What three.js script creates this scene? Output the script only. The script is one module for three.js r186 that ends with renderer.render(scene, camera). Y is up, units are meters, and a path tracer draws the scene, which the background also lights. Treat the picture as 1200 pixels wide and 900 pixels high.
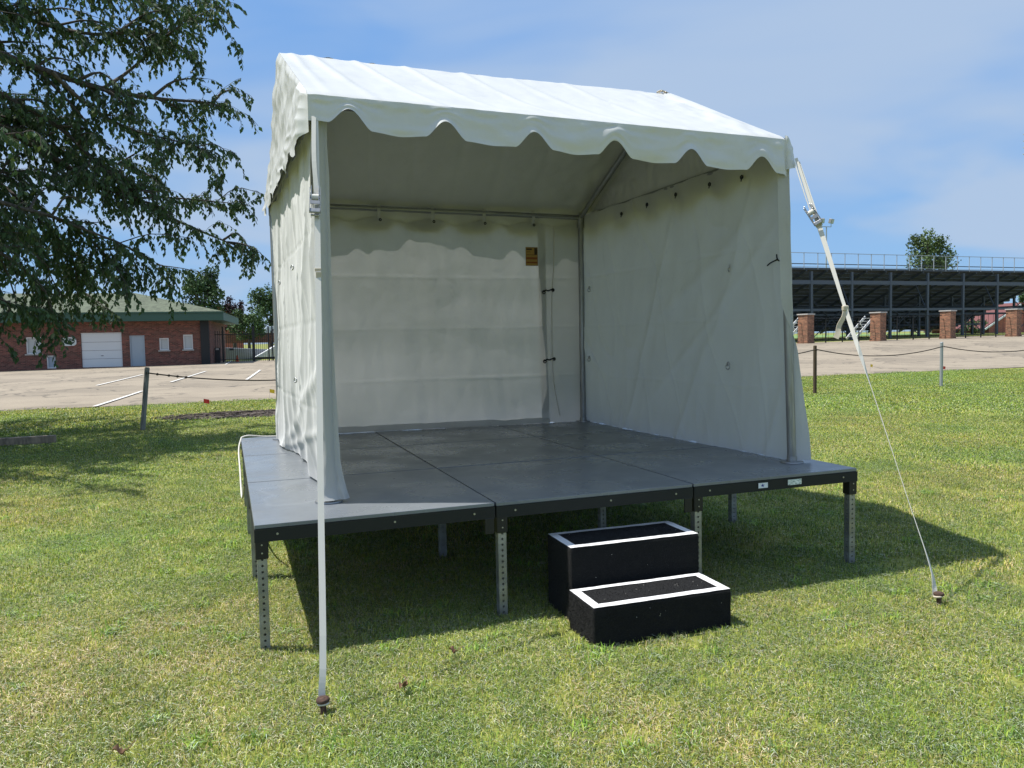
import * as THREE from 'three';
import { mergeGeometries, toCreasedNormals } from 'three/addons/utils/BufferGeometryUtils.js';
import { RoundedBoxGeometry } from 'three/addons/geometries/RoundedBoxGeometry.js';
import { ImprovedNoise } from 'three/addons/math/ImprovedNoise.js';

// ---------------------------------------------------------------- camera, sky, sun, exposure
const scene = new THREE.Scene();
const camera = new THREE.PerspectiveCamera(52.57, 4 / 3, 0.05, 4000);
camera.position.set(-0.0849, 1.4897, 3.8523);
camera.rotation.order = 'YXZ';
camera.rotation.set(-0.0578, -0.3503, -0.0194);
camera.updateMatrixWorld(true);

const renderer = new THREE.WebGLRenderer({ antialias: true });
renderer.toneMapping = THREE.LinearToneMapping;
renderer.toneMappingExposure = 1.24;
renderer.shadowMap.enabled = true;

const SUN = new THREE.Vector3(-0.48, 1, -0.2).normalize();
const SUN_POWER = 5;
const sun = new THREE.DirectionalLight(new THREE.Color(1, 0.96, 0.90), SUN_POWER);
sun.position.copy(SUN).multiplyScalar(60);
sun.castShadow = true; sun.shadow.radius = 1;
sun.shadow.mapSize.set(4096, 4096);
Object.assign(sun.shadow.camera, { left: -30, right: 30, top: 30, bottom: -30, near: 1, far: 160 });
scene.add(sun); scene.add(sun.target);

const P3 = new ImprovedNoise();
const nz = (x, y = 0, z = 0) => P3.noise(x + 17.13, y + 5.71, z + 3.37);
const fbm = (x, y, z = 0, o = 4) => { let s = 0, a = 0.5; for (let i = 0; i < o; i++) { s += a * nz(x, y, z + i * 7.7); x *= 2.03; y *= 2.03; a *= 0.5; } return s; };
const clamp = THREE.MathUtils.clamp, lerp = THREE.MathUtils.lerp;
const sstep = (a, b, x) => { const t = clamp((x - a) / (b - a), 0, 1); return t * t * (3 - 2 * t); };
function rng(seed) { let s = seed | 0; return () => { s = (s + 0x6d2b79f5) | 0; let t = Math.imul(s ^ (s >>> 15), 1 | s); t = (t + Math.imul(t ^ (t >>> 7), 61 | t)) ^ t; return ((t ^ (t >>> 14)) >>> 0) / 4294967296; }; }

{ // sky: blue air, pale haze towards the horizon, thin streaked cloud sheets
  const W = 2048, H = 1024, d = new Float32Array(W * H * 4);
  for (let r = 0; r < H; r++) {
    const up = ((r + 0.5) / H - 0.5) * Math.PI, y = Math.sin(up), cy = Math.cos(up);
    for (let c = 0; c < W; c++) {
      const a = ((c + 0.5) / W - 0.5) * 2 * Math.PI, x = Math.cos(a) * cy, z = Math.sin(a) * cy;
      const e = Math.max(y, 0), hz = Math.exp(-e * 4.2);
      let R = lerp(0.125, 0.29, hz), G = lerp(0.29, 0.48, hz), B = lerp(0.64, 0.69, hz);
      const k = 1 / (e + 0.16), px = x * k, pz = z * k;
      const ox = 94.11, oz = 8.37, w1 = fbm(px * 0.5 + 3.1 + ox, pz * 0.5 + 1.7 + oz, 2.2, 3);
      let cl = fbm(px * 0.42 + w1 * 0.9 + ox, pz * 0.62 + w1 * 0.5 + oz, 0.4, 6);
      const streak = fbm(px * 1.1 + pz * 0.5 + w1 + ox, pz * 3.2 - px * 1.2 + w1 * 2 + oz, 5.1, 5);
      cl = sstep(-0.22, 0.20, cl + 0.22 * streak);
      const op = 0.86 * cl;
      R = lerp(R, 0.37, op); G = lerp(G, 0.47, op); B = lerp(B, 0.62, op);
      if (y < 0) { const t = sstep(0, -0.12, y); R = lerp(R, 0.2, t); G = lerp(G, 0.22, t); B = lerp(B, 0.17, t); }
      const i = (r * W + c) * 4; d[i] = R; d[i + 1] = G; d[i + 2] = B; d[i + 3] = 1;
    }
  }
  const t = new THREE.DataTexture(d, W, H, THREE.RGBAFormat, THREE.FloatType);
  t.mapping = THREE.EquirectangularReflectionMapping; t.magFilter = THREE.LinearFilter; t.minFilter = THREE.LinearFilter; t.needsUpdate = true;
  scene.background = t; scene.environment = t;
}

// ---------------------------------------------------------------- helpers
const V = (x, y, z) => new THREE.Vector3(x, y, z);
const FPX = 911.33;
function ray(u, v) { return V((u - 600) / FPX, -(v - 450) / FPX, -1).applyQuaternion(camera.quaternion); }
function onZ(u, v, z) { const d = ray(u, v); return d.multiplyScalar((z - camera.position.z) / d.z).add(camera.position); }
function onY(u, v, y) { const d = ray(u, v); return d.multiplyScalar((y - camera.position.y) / d.y).add(camera.position); }
function atRange(u, v, r) { return ray(u, v).normalize().multiplyScalar(r).add(camera.position); }
// ground: level round the stage, rising gently to the right beyond the lot's edge
function gh(x, z) { return sstep(-20, -46, z) * (0.2 + 0.011 * clamp(x, -30, 75)); }
function onG(u, v) { let y = 0, p; for (let i = 0; i < 12; i++) { p = onY(u, v, y); if (p.z > 4 || p.z < -200) return p; y = 0.5 * y + 0.5 * gh(p.x, p.z); } p.y = gh(p.x, p.z); return p; }

const taken = {};
function numbered(n) { const k = taken[n] = (taken[n] ?? -1) + 1; return k ? `${n}_${String(k).padStart(3, '0')}` : n; }
function shade(o) { o.traverse((m) => { if (m.isMesh) { m.castShadow = true; m.receiveShadow = true; } }); }
function thing(name, label, category, pos = [0, 0, 0], turn = 0, group) {
  const o = new THREE.Group(); o.name = numbered(name); o.position.set(...pos); o.rotation.y = turn;
  o.userData = { label, category }; if (group) o.userData.group = group; scene.add(o); return o;
}
function part(name, geo, mat, parent, label) {
  const m = new THREE.Mesh(Array.isArray(geo) ? merge(geo) : geo, mat); m.name = name; m.castShadow = m.receiveShadow = true;
  if (label) m.userData.label = label; parent.add(m); return m;
}
function struct(name, geo, mat) { const m = part(numbered(name), geo, mat, scene); m.userData.kind = 'structure'; return m; }
function single(name, geo, mat, label, category, group) {
  const m = part(numbered(name), geo, mat, scene); m.userData = { label, category }; if (group) m.userData.group = group; return m;
}
function merge(list) {
  const l = list.map((g) => { const h = g.index ? g.toNonIndexed() : g; for (const k of Object.keys(h.attributes)) if (!['position', 'normal', 'uv', 'color'].includes(k)) h.deleteAttribute(k); return h; });
  return l.length === 1 ? l[0] : mergeGeometries(l);
}
function bx(w, h, d, x = 0, y = 0, z = 0) { // box with uv in metres, centre at x y z
  const g = new THREE.BoxGeometry(w, h, d), uv = g.attributes.uv, n = g.attributes.normal;
  for (let i = 0; i < uv.count; i++) { const sx = Math.abs(n.getX(i)) > 0.5 ? d : w, sy = Math.abs(n.getY(i)) > 0.5 ? d : h; uv.setXY(i, uv.getX(i) * sx + x, uv.getY(i) * sy + y); }
  return g.translate(x, y, z);
}
function rb(w, h, d, r, x = 0, y = 0, z = 0, s = 2) { return new RoundedBoxGeometry(w, h, d, s, r).translate(x, y, z); }
const ZAX = V(0, 0, 1), YAX = V(0, 1, 0);
function cyl(a, b, r, r2 = r, n = 12, open = false) {
  const d = b.clone().sub(a), L = d.length(), g = new THREE.CylinderGeometry(r2, r, L, n, 1, open);
  g.translate(0, L / 2, 0).applyQuaternion(new THREE.Quaternion().setFromUnitVectors(YAX, d.normalize())); return g.translate(a.x, a.y, a.z);
}
function bar(a, b, w, h) { // rectangular bar from a to b, w across, h upwards
  const d = b.clone().sub(a), L = d.length(), m = new THREE.Matrix4(); d.normalize();
  const side = V(0, 1, 0).cross(d); if (side.lengthSq() < 1e-6) side.set(1, 0, 0); side.normalize();
  const up = d.clone().cross(side); m.makeBasis(side, up, d);
  return bx(w, h, L).applyMatrix4(m).translate((a.x + b.x) / 2, (a.y + b.y) / 2, (a.z + b.z) / 2);
}
function tube(pts, r, seg = 24, n = 6) { return new THREE.TubeGeometry(new THREE.CatmullRomCurve3(pts, false, 'centripetal'), seg, r, n); }
function ribbon(pts, w, th, face, seg = 24) { // flat webbing along pts, its broad side turned to direction face
  const c = new THREE.CatmullRomCurve3(pts, false, 'centripetal'), pos = [], idx = [];
  for (let i = 0; i <= seg; i++) {
    const p = c.getPoint(i / seg), t = c.getTangent(i / seg), f = (typeof face === 'function' ? face(i / seg) : face).clone(), s = t.clone().cross(f).normalize(), n = s.clone().cross(t).normalize();
    for (const [a, b] of [[1, 1], [-1, 1], [-1, -1], [1, -1]]) pos.push(p.x + s.x * a * w / 2 + n.x * b * th / 2, p.y + s.y * a * w / 2 + n.y * b * th / 2, p.z + s.z * a * w / 2 + n.z * b * th / 2);
    if (i < seg) for (let k = 0; k < 4; k++) { const A = i * 4 + k, B = i * 4 + (k + 1) % 4; idx.push(A, B, A + 4, B, B + 4, A + 4); }
  }
  const g = new THREE.BufferGeometry(); g.setAttribute('position', new THREE.Float32BufferAttribute(pos, 3)); g.setAttribute('uv', new THREE.Float32BufferAttribute(new Float32Array(pos.length / 3 * 2), 2)); g.setIndex(idx);
  const h = g.toNonIndexed(); h.computeVertexNormals(); return h;
}
function surf(nu, nv, fn, uvs = 1) { // fn(s, t) -> [x, y, z, (u, v)]
  const pos = [], uv = [], idx = [];
  for (let j = 0; j <= nv; j++) for (let i = 0; i <= nu; i++) { const p = fn(i / nu, j / nv); pos.push(p[0], p[1], p[2]); uv.push((p[3] ?? i / nu) * uvs, (p[4] ?? j / nv) * uvs); }
  for (let j = 0; j < nv; j++) for (let i = 0; i < nu; i++) { const a = j * (nu + 1) + i, b = a + 1, c = a + nu + 1, d = c + 1; idx.push(a, b, c, b, d, c); }
  const g = new THREE.BufferGeometry(); g.setAttribute('position', new THREE.Float32BufferAttribute(pos, 3)); g.setAttribute('uv', new THREE.Float32BufferAttribute(uv, 2)); g.setIndex(idx); g.computeVertexNormals(); return g;
}
function prism(pts2, d0, d1) { // polygon in x y, extruded along z from d0 to d1
  const s = new THREE.Shape(pts2.map((p) => new THREE.Vector2(p[0], p[1])));
  return new THREE.ExtrudeGeometry(s, { depth: d1 - d0, bevelEnabled: false }).translate(0, 0, d0);
}
function tex(w, h, fn, srgb = true, rx = 1, ry = 1) { // fn(u, v, px, py) -> [r, g, b] 0..1
  const d = new Uint8Array(w * h * 4);
  for (let j = 0; j < h; j++) for (let i = 0; i < w; i++) { const c = fn(i / w, j / h, i, j), k = (j * w + i) * 4; d[k] = clamp(c[0], 0, 1) * 255; d[k + 1] = clamp(c[1], 0, 1) * 255; d[k + 2] = clamp(c[2], 0, 1) * 255; d[k + 3] = 255; }
  const t = new THREE.DataTexture(d, w, h); t.wrapS = t.wrapT = THREE.RepeatWrapping; t.magFilter = THREE.LinearFilter; t.minFilter = THREE.LinearMipmapLinearFilter; t.generateMipmaps = true;
  if (srgb) t.colorSpace = THREE.SRGBColorSpace; t.repeat.set(rx, ry); t.needsUpdate = true; return t;
}
// noise that tiles over the unit square
function tile(u, v, f, z = 0, o = 4) {
  const n = (a, b) => fbm(a * f, b * f, z, o), s = sstep(0, 1, u), t = sstep(0, 1, v);
  return lerp(lerp(n(u, v), n(u - 1, v), s), lerp(n(u, v - 1), n(u - 1, v - 1), s), t);
}
function canvasTex(w, h, draw, srgb = true) { const c = document.createElement('canvas'); c.width = w; c.height = h; draw(c.getContext('2d'), w, h); const t = new THREE.CanvasTexture(c); if (srgb) t.colorSpace = THREE.SRGBColorSpace; return t; }
const lin = (r, g, b) => new THREE.Color().setRGB(r, g, b);
const std = (r, g, b, rough = 0.7, extra = {}) => new THREE.MeshStandardMaterial({ color: lin(r, g, b), roughness: rough, ...extra });

// ---------------------------------------------------------------- materials
const M = {};
{
  const crease = tex(512, 512, (u, v) => { const a = tile(u, v, 5, 1.3, 5), r = 1 - Math.abs(tile(u, v, 3.1, 8.2, 3)) * 4.5; const x = 0.5 + 0.35 * a + 0.32 * Math.max(0, r); return [x, x, x]; }, false);
  const dirt = tex(512, 512, (u, v) => { const a = tile(u, v, 6, 4.2, 6), b = tile(u, v, 40, 9.2, 2); const k = 0.93 + 0.05 * a - 0.12 * Math.max(0, b - 0.22); return [k, k * 0.992, k * 0.965]; });
  M.wall = new THREE.MeshPhysicalMaterial({ color: lin(0.65, 0.67, 0.69), map: dirt, roughness: 1, transmission: 0.36, thickness: 0, bumpMap: crease, bumpScale: 0.011, side: THREE.DoubleSide });
  M.wallThick = new THREE.MeshPhysicalMaterial({ color: lin(0.65, 0.67, 0.69), map: dirt, roughness: 1, transmission: 0.16, thickness: 0, bumpMap: crease, bumpScale: 0.011, side: THREE.DoubleSide });
  M.canopy = new THREE.MeshPhysicalMaterial({ color: lin(0.65, 0.67, 0.69), map: dirt, roughness: 0.42, bumpMap: crease, bumpScale: 0.012, side: THREE.DoubleSide });
  M.web = std(0.62, 0.60, 0.55, 0.85); M.webDirty = std(0.50, 0.44, 0.34, 0.9);
  const galv = tex(256, 256, (u, v) => { const a = tile(u, v, 14, 2.2, 3), b = tile(u, v, 3, 6.2, 3); const k = 0.60 + 0.16 * a + 0.10 * b; return [k, k * 1.01, k * 1.02]; });
  const galvR = tex(256, 256, (u, v) => { const k = 0.45 + 0.35 * tile(u, v, 10, 3.3, 4); return [k, k, k]; }, false);
  M.galv = new THREE.MeshStandardMaterial({ map: galv, roughnessMap: galvR, roughness: 1, metalness: 0.75 });
  M.steel = std(0.42, 0.43, 0.44, 0.38, { metalness: 0.9 });
  M.black = std(0.008, 0.009, 0.009, 0.5);
  M.blackMetal = std(0.016, 0.018, 0.02, 0.5, { metalness: 0.3 });
  M.rust = new THREE.MeshStandardMaterial({ map: tex(128, 128, (u, v) => { const a = tile(u, v, 8, 7.1, 4); return [0.33 + 0.25 * a, 0.25 + 0.2 * a, 0.21 + 0.17 * a]; }), roughness: 0.85, metalness: 0.2 });
  const deck = tex(1024, 1024, (u, v) => {
    const a = tile(u, v, 4, 1.1, 5), b = tile(u * 1, v, 26, 3.1, 3), w = tile(u, v, 3, 12.1, 3), sc = Math.max(0, 1 - Math.abs(tile(u, v, 2.2, 15.1, 4)) * 26);
    let k = 0.495 + 0.06 * a + 0.03 * b + 0.05 * Math.max(0, w) + 0.03 * sc; return [k * 0.96, k * 1.0, k * 1.035];
  });
  const deckR = tex(512, 512, (u, v) => { const a = tile(u, v, 5, 21.1, 5), b = tile(u, v, 18, 2.1, 3); const k = 0.30 + 0.36 * a + 0.12 * b; return [k, k, k]; }, false);
  M.deck = new THREE.MeshStandardMaterial({ map: deck, roughnessMap: deckR, roughness: 1, color: lin(0.9, 0.9, 0.9) });
  M.deckEdge = new THREE.MeshStandardMaterial({ color: lin(0.009, 0.011, 0.010), roughness: 0.72, metalness: 0.0, bumpMap: deckR, bumpScale: 0.001 });
  const carp = tex(512, 512, (u, v, i, j) => { const k = 0.5 + 0.9 * nz(i * 0.63, j * 0.63, 2) + 0.5 * tile(u, v, 16, 1, 3); return [k, k, k]; }, false, 3, 3);
  const carpC = tex(512, 512, (u, v, i, j) => { const s = Math.max(0, nz(i * 0.71, j * 0.71, 5) - 0.42) * 1.6, k = 0.075 + 0.07 * nz(i * 0.45, j * 0.45, 7) + 0.04 * tile(u, v, 9, 2, 3) + s; return [k, k, k * 1.02]; }, true, 3, 3);
  M.carpet = new THREE.MeshStandardMaterial({ map: carpC, bumpMap: carp, bumpScale: 0.006, roughness: 1 });
  M.tape = std(0.80, 0.80, 0.79, 0.5, { bumpMap: crease, bumpScale: 0.002 });
  // setting
  const soil = tex(1024, 1024, (u, v) => { const a = tile(u, v, 8, 1.9, 6), b = tile(u, v, 60, 4.9, 3), c = tile(u, v, 3, 8.9, 3); const k = 0.5 + 0.5 * a + 0.5 * b; return [0.42 + 0.24 * k * 0.8 + 0.06 * c, 0.45 + 0.21 * k * 0.8 + 0.03 * c, 0.19 + 0.11 * k]; }, true, 1 / 3, 1 / 3);
  M.lawn = new THREE.MeshStandardMaterial({ map: soil, roughness: 1, color: lin(0.9, 0.9, 0.9) });
  const lot = tex(1024, 1024, (u, v, i, j) => {
    const a = tile(u, v, 5, 31.9, 6), b = nz(i * 0.37, j * 0.37, 4), c = nz(i * 0.9, j * 0.9, 9), crack = Math.max(0, 1 - Math.abs(tile(u, v, 2.6, 44, 5)) * 60), patch = sstep(0.08, 0.14, tile(u, v, 2.2, 51, 3));
    let k = 0.575 + 0.10 * a + 0.07 * b + 0.06 * c - 0.18 * crack - 0.05 * patch; return [k * 1.04, k * 0.965, k * 0.85];
  }, true, 1 / 9, 1 / 9);
  M.lot = new THREE.MeshStandardMaterial({ map: lot, roughness: 0.95, color: lin(0.92, 0.90, 0.87) });
  M.paint = new THREE.MeshStandardMaterial({ map: tex(256, 256, (u, v) => { const a = tile(u, v, 20, 2, 4); const k = a > 0.12 ? 0.66 : 0.86 + 0.1 * a; return [k, k * 0.985, k * 0.95]; }), roughness: 0.8 });
  const brick = (base, vary, mort) => canvasTex(512, 512, (g, w, h) => {
    const r = rng(5 + base[0]); g.fillStyle = `rgb(${mort})`; g.fillRect(0, 0, w, h);
    const bh = 16, bw = 42.667; for (let j = 0; j < 32; j++) for (let i = -1; i < 13; i++) { const k = 1 + vary * (r() - 0.5), t = r() * 18; g.fillStyle = `rgb(${base[0] * k + t | 0},${base[1] * k | 0},${base[2] * k | 0})`; g.fillRect(i * bw + (j % 2 ? bw / 2 : 0) + 1.5, j * bh + 1.5, bw - 3, bh - 3.5); }
  });
  const bt = (t, rx, ry) => { t.wrapS = t.wrapT = THREE.RepeatWrapping; t.repeat.set(rx, ry); return t; };
  M.brick = new THREE.MeshStandardMaterial({ map: bt(brick([104, 68, 58], 0.5, '120,104,94'), 1 / 2.5, 1 / 2.5), roughness: 0.9 });
  M.brickPillar = new THREE.MeshStandardMaterial({ map: bt(brick([124, 90, 68], 0.5, '138,120,100'), 1 / 2.5, 1 / 2.5), roughness: 0.9 });
  M.redBrick = new THREE.MeshStandardMaterial({ map: bt(brick([166, 92, 74], 0.3, '170,140,125'), 1 / 2.5, 1 / 2.5), roughness: 0.9 });
  M.shingle = new THREE.MeshStandardMaterial({ map: bt(canvasTex(512, 512, (g, w, h) => { const r = rng(77); for (let j = 0; j < 32; j++) for (let i = 0; i < 22; i++) { const k = 0.84 + 0.32 * r(); g.fillStyle = `rgb(${92 * k | 0},${99 * k | 0},${80 * k | 0})`; g.fillRect(i * 24 - (j % 2) * 11, j * 16, 24, 16); g.fillStyle = 'rgba(40,48,40,0.5)'; g.fillRect(i * 24, j * 16, 24, 2); } }), 1 / 4, 1 / 4), roughness: 0.95 });
  M.greenFascia = std(0.030, 0.085, 0.062, 0.5);
  M.white = std(0.72, 0.73, 0.74, 0.6); M.greyDoor = std(0.36, 0.42, 0.48, 0.5); M.concrete = std(0.42, 0.40, 0.37, 0.9);
  M.glass = new THREE.MeshPhysicalMaterial({ color: lin(0.05, 0.06, 0.07), roughness: 0.12 });
  M.blind = std(0.50, 0.52, 0.52, 0.7);
  const wood = (r, g, b) => new THREE.MeshStandardMaterial({ map: tex(128, 512, (u, v) => { const a = tile(u, v * 0.2, 30, 3, 3), s = tile(u, v, 5, 8, 4); const k = 1 + 0.5 * a + 0.4 * s; return [r * k, g * k, b * k]; }), roughness: 0.95 });
  M.postGrey = wood(0.46, 0.46, 0.44); M.postBrown = wood(0.30, 0.25, 0.20); M.beam = wood(0.52, 0.47, 0.41);
  M.postPipe = std(0.36, 0.38, 0.39, 0.5, { metalness: 0.4 });
  M.chain = std(0.045, 0.035, 0.028, 0.9);
  M.flagRed = std(0.62, 0.03, 0.02, 0.6, { side: THREE.DoubleSide }); M.flagYellow = std(0.8, 0.55, 0.02, 0.6, { side: THREE.DoubleSide });
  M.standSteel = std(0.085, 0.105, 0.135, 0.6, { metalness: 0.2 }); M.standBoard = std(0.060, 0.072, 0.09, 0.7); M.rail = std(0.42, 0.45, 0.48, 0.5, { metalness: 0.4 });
  M.bark = new THREE.MeshStandardMaterial({ map: tex(128, 256, (u, v) => { const a = tile(u, v, 9, 3, 5); const k = 0.30 + 0.22 * a; return [k * 1.02, k * 0.95, k * 0.88]; }), roughness: 1 });
  M.leaf = new THREE.MeshPhysicalMaterial({ color: lin(1, 1, 1), vertexColors: true, roughness: 0.9, transmission: 0.36, thickness: 0, side: THREE.DoubleSide });
  M.grass = new THREE.MeshPhysicalMaterial({ color: lin(1, 1, 1), vertexColors: true, roughness: 0.9, transmission: 0.4, thickness: 0, side: THREE.DoubleSide });
  M.farLeaf = new THREE.MeshStandardMaterial({ color: lin(1, 1, 1), vertexColors: true, roughness: 0.9, side: THREE.DoubleSide });
  M.dryLeaf = std(0.16, 0.085, 0.045, 0.85, { side: THREE.DoubleSide });
  M.mulch = std(0.09, 0.07, 0.055, 1);
}

// ---------------------------------------------------------------- ground, parking lot
const EDGE = -17.6;
function sheet(xs, zs, lift, keep) {
  const pos = [], uv = [], idx = [];
  for (const z of zs) for (const x of xs) { pos.push(x, gh(x, z) + lift, z); uv.push(x, z); }
  const n = xs.length;
  for (let j = 0; j < zs.length - 1; j++) for (let i = 0; i < n - 1; i++) { if (keep && !keep((xs[i] + xs[i + 1]) / 2, (zs[j] + zs[j + 1]) / 2)) continue; const a = j * n + i; idx.push(a, a + n, a + 1, a + 1, a + n, a + n + 1); }
  const g = new THREE.BufferGeometry(); g.setAttribute('position', new THREE.Float32BufferAttribute(pos, 3)); g.setAttribute('uv', new THREE.Float32BufferAttribute(uv, 2)); g.setIndex(idx); g.computeVertexNormals();
  const nn = g.attributes.normal; if (nn.getY(Math.floor(nn.count / 2)) < 0) { for (let i = 0; i < idx.length; i += 3) { const t = idx[i + 1]; idx[i + 1] = idx[i + 2]; idx[i + 2] = t; } g.setIndex(idx); g.computeVertexNormals(); }
  return g;
}
const XS = [-1500, -700, -350, -180, -120, -90, ...Array.from({ length: 88 }, (_, i) => -70 + i * 2), 110, 130, 160, 220, 350, 700, 1500];
const ZS = [-1500, -700, -350, -200, -140, ...Array.from({ length: 40 }, (_, i) => -116 + i * 2), ...Array.from({ length: 14 }, (_, i) => -37.2 + i * 1.508), EDGE, -12, -6, 0, 6, 12, 30, 80, 300, 1500].sort((a, b) => a - b).filter((v, i, a) => !i || v - a[i - 1] > 0.05);
struct('lawn', sheet(XS, ZS, 0), M.lawn);
// far side of the lot: short of the gate on the left, the row of pillars on the right
const lotMat = struct('parking_lot', sheet(XS, ZS, 0.02, (x, z) => z < EDGE + 0.01 && z > (x < 18 ? -58 : -47.5) && x > -120 && x < 125), M.lot);
{ // painted bay lines
  const lines = [[[111, 478], [167, 459.5]], [[113, 453], [167, 440]], [[200, 449], [241, 436]], [[289, 446], [305, 434.5]], [[264, 428], [272, 423]]];
  for (const [a, b] of lines) {
    const p = onG(...a), q = onG(...b), d = q.clone().sub(p).setY(0), s = V(d.z, 0, -d.x).normalize().multiplyScalar(0.055);
    const n = Math.max(2, Math.round(d.length() / 1));
    part('painted_line', surf(1, n, (i, t) => { const x = lerp(p.x, q.x, t) + s.x * (i * 2 - 1), z = lerp(p.z, q.z, t) + s.z * (i * 2 - 1); return [x, gh(x, z) + 0.045, z, i * 0.1, t * d.length()]; }), new THREE.MeshStandardMaterial().copy(M.paint), lotMat).material = M.paint;
  }
}

// ---------------------------------------------------------------- stage
const W4 = 1.2192, D4 = 1.232, DECK = 0.627;
{
  const st = thing('stage_platform', 'low stage of nine grey deck panels with black edge on perforated steel legs', 'stage');
  const r = rng(3);
  for (let j = 0; j < 3; j++) for (let i = 0; i < 3; i++) {
    const x = (i + 0.5) * W4, z = -(j + 0.5) * D4, dy = (r() - 0.5) * 0.002;
    const g = rb(W4 - 0.011, 0.02, D4 - 0.018, 0.003, x, DECK - 0.01 + dy, z);
    const p = g.attributes.position, uv = g.attributes.uv, ox = r() * 5, oz = r() * 5, sw = (i + j) % 2;
    for (let k = 0; k < p.count; k++) uv.setXY(k, (sw ? p.getZ(k) : p.getX(k)) * 0.55 + ox, (sw ? p.getX(k) : p.getZ(k)) * 0.55 + oz);
    const dp = part('deck_panel', g, M.deck, st);
    const f = [], w = W4 - 0.008, d = D4 - 0.008, h = 0.062, yy = DECK - 0.0215 - h / 2;
    f.push(bx(w, h, 0.03, x, yy, z + d / 2 - 0.015), bx(w, h, 0.03, x, yy, z - d / 2 + 0.015), bx(0.03, h, d - 0.06, x - w / 2 + 0.015, yy, z), bx(0.03, h, d - 0.06, x + w / 2 - 0.015, yy, z), bx(w - 0.06, 0.04, 0.03, x, yy + 0.009, z));
    part('panel_frame', f, M.deckEdge, dp);
    if (j === 0) for (const bxx of [-0.5, 0.07, 0.49]) part('bolt', new THREE.CylinderGeometry(0.0055, 0.0055, 0.004, 10).rotateX(Math.PI / 2).translate(x + bxx, yy + 0.004, z + d / 2 + 0.002), M.steel, dp);
  }
  // perforated square tube leg: four plates with real holes
  const legW = 0.046, legH = 0.56;
  const plate = (w) => {
    const s = new THREE.Shape([[-w / 2, 0], [w / 2, 0], [w / 2, legH], [-w / 2, legH]].map((p) => new THREE.Vector2(...p)));
    for (let y = 0.03; y < 0.55; y += 0.0305) { const h = new THREE.Path(); h.absarc(0, y, 0.0062, 0, Math.PI * 2, true); s.holes.push(h); }
    return new THREE.ExtrudeGeometry(s, { depth: 0.003, bevelEnabled: false, curveSegments: 4 });
  };
  const pl = plate(legW), plN = plate(legW - 0.006);
  const legGeo = merge([pl.clone().translate(0, 0, legW / 2 - 0.003), pl.clone().translate(0, 0, -legW / 2), plN.clone().rotateY(Math.PI / 2).translate(legW / 2 - 0.003, 0, 0), plN.clone().rotateY(Math.PI / 2).translate(-legW / 2, 0, 0)]);
  const sleeveGeo = merge([rb(0.060, 0.10, 0.060, 0.004, 0, 0.51, 0)]);
  const brk = merge([rb(0.05, 0.085, 0.012, 0.003, 0, 0.505, 0.028), bx(0.05, 0.012, 0.05, 0, 0.55, 0)]);
  const boltG = new THREE.CylinderGeometry(0.0042, 0.0042, 0.005, 8).rotateX(Math.PI / 2);
  for (let j = 0; j < 4; j++) for (let i = 0; i < 4; i++) {
    const x = i * W4 + (i === 3 ? -0.036 : 0.036), z = -j * D4 + (j === 3 ? 0.036 : -0.036);
    const l = part('leg', legGeo, M.galv, st); l.position.set(x, 0.0, z);
    const s = part('sleeve', sleeveGeo, M.black, l);
    for (const yy of [0.49, 0.53]) { part('bolt', boltG.clone().translate(0, yy, 0.031), M.steel, s); }
    if (i > 0 && i < 3) part('bracket', brk, M.black, l).position.set(-0.072, 0, 0);
  }
  // stickers on the front edge
  const stick = (u0, u1, yc, h, draw, label) => { const a = onZ(u0, 566, 0.002).x, b = onZ(u1, 566, 0.002).x; const g = new THREE.PlaneGeometry(b - a, h); const m = new THREE.MeshStandardMaterial({ map: canvasTex(128, 64, draw), roughness: 0.6 }); part('sticker', g.translate((a + b) / 2, yc, 0.0012), m, st, label); };
  stick(889, 900, 0.578, 0.032, (g, w, h) => { g.fillStyle = '#d8dde6'; g.fillRect(0, 0, w, h); g.fillStyle = '#1d2f86'; g.beginPath(); for (let k = 0; k < 10; k++) { const a = k * Math.PI / 5, q = k % 2 ? 10 : 26; g.lineTo(w * 0.45 + q * Math.sin(a) * 1.1, h / 2 - q * Math.cos(a)); } g.fill(); }, 'white sticker with a dark blue star mark');
  stick(923.5, 939.5, 0.580, 0.034, (g, w, h) => { g.fillStyle = '#c9d3cf'; g.fillRect(0, 0, w, h); const r = rng(9); for (let k = 0; k < 40; k++) { g.fillStyle = r() > 0.5 ? '#e9efec' : '#6f8480'; g.fillRect(r() * w, r() * h, 6 + r() * 14, 3 + r() * 6); } }, 'worn torn white sticker');
}

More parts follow.
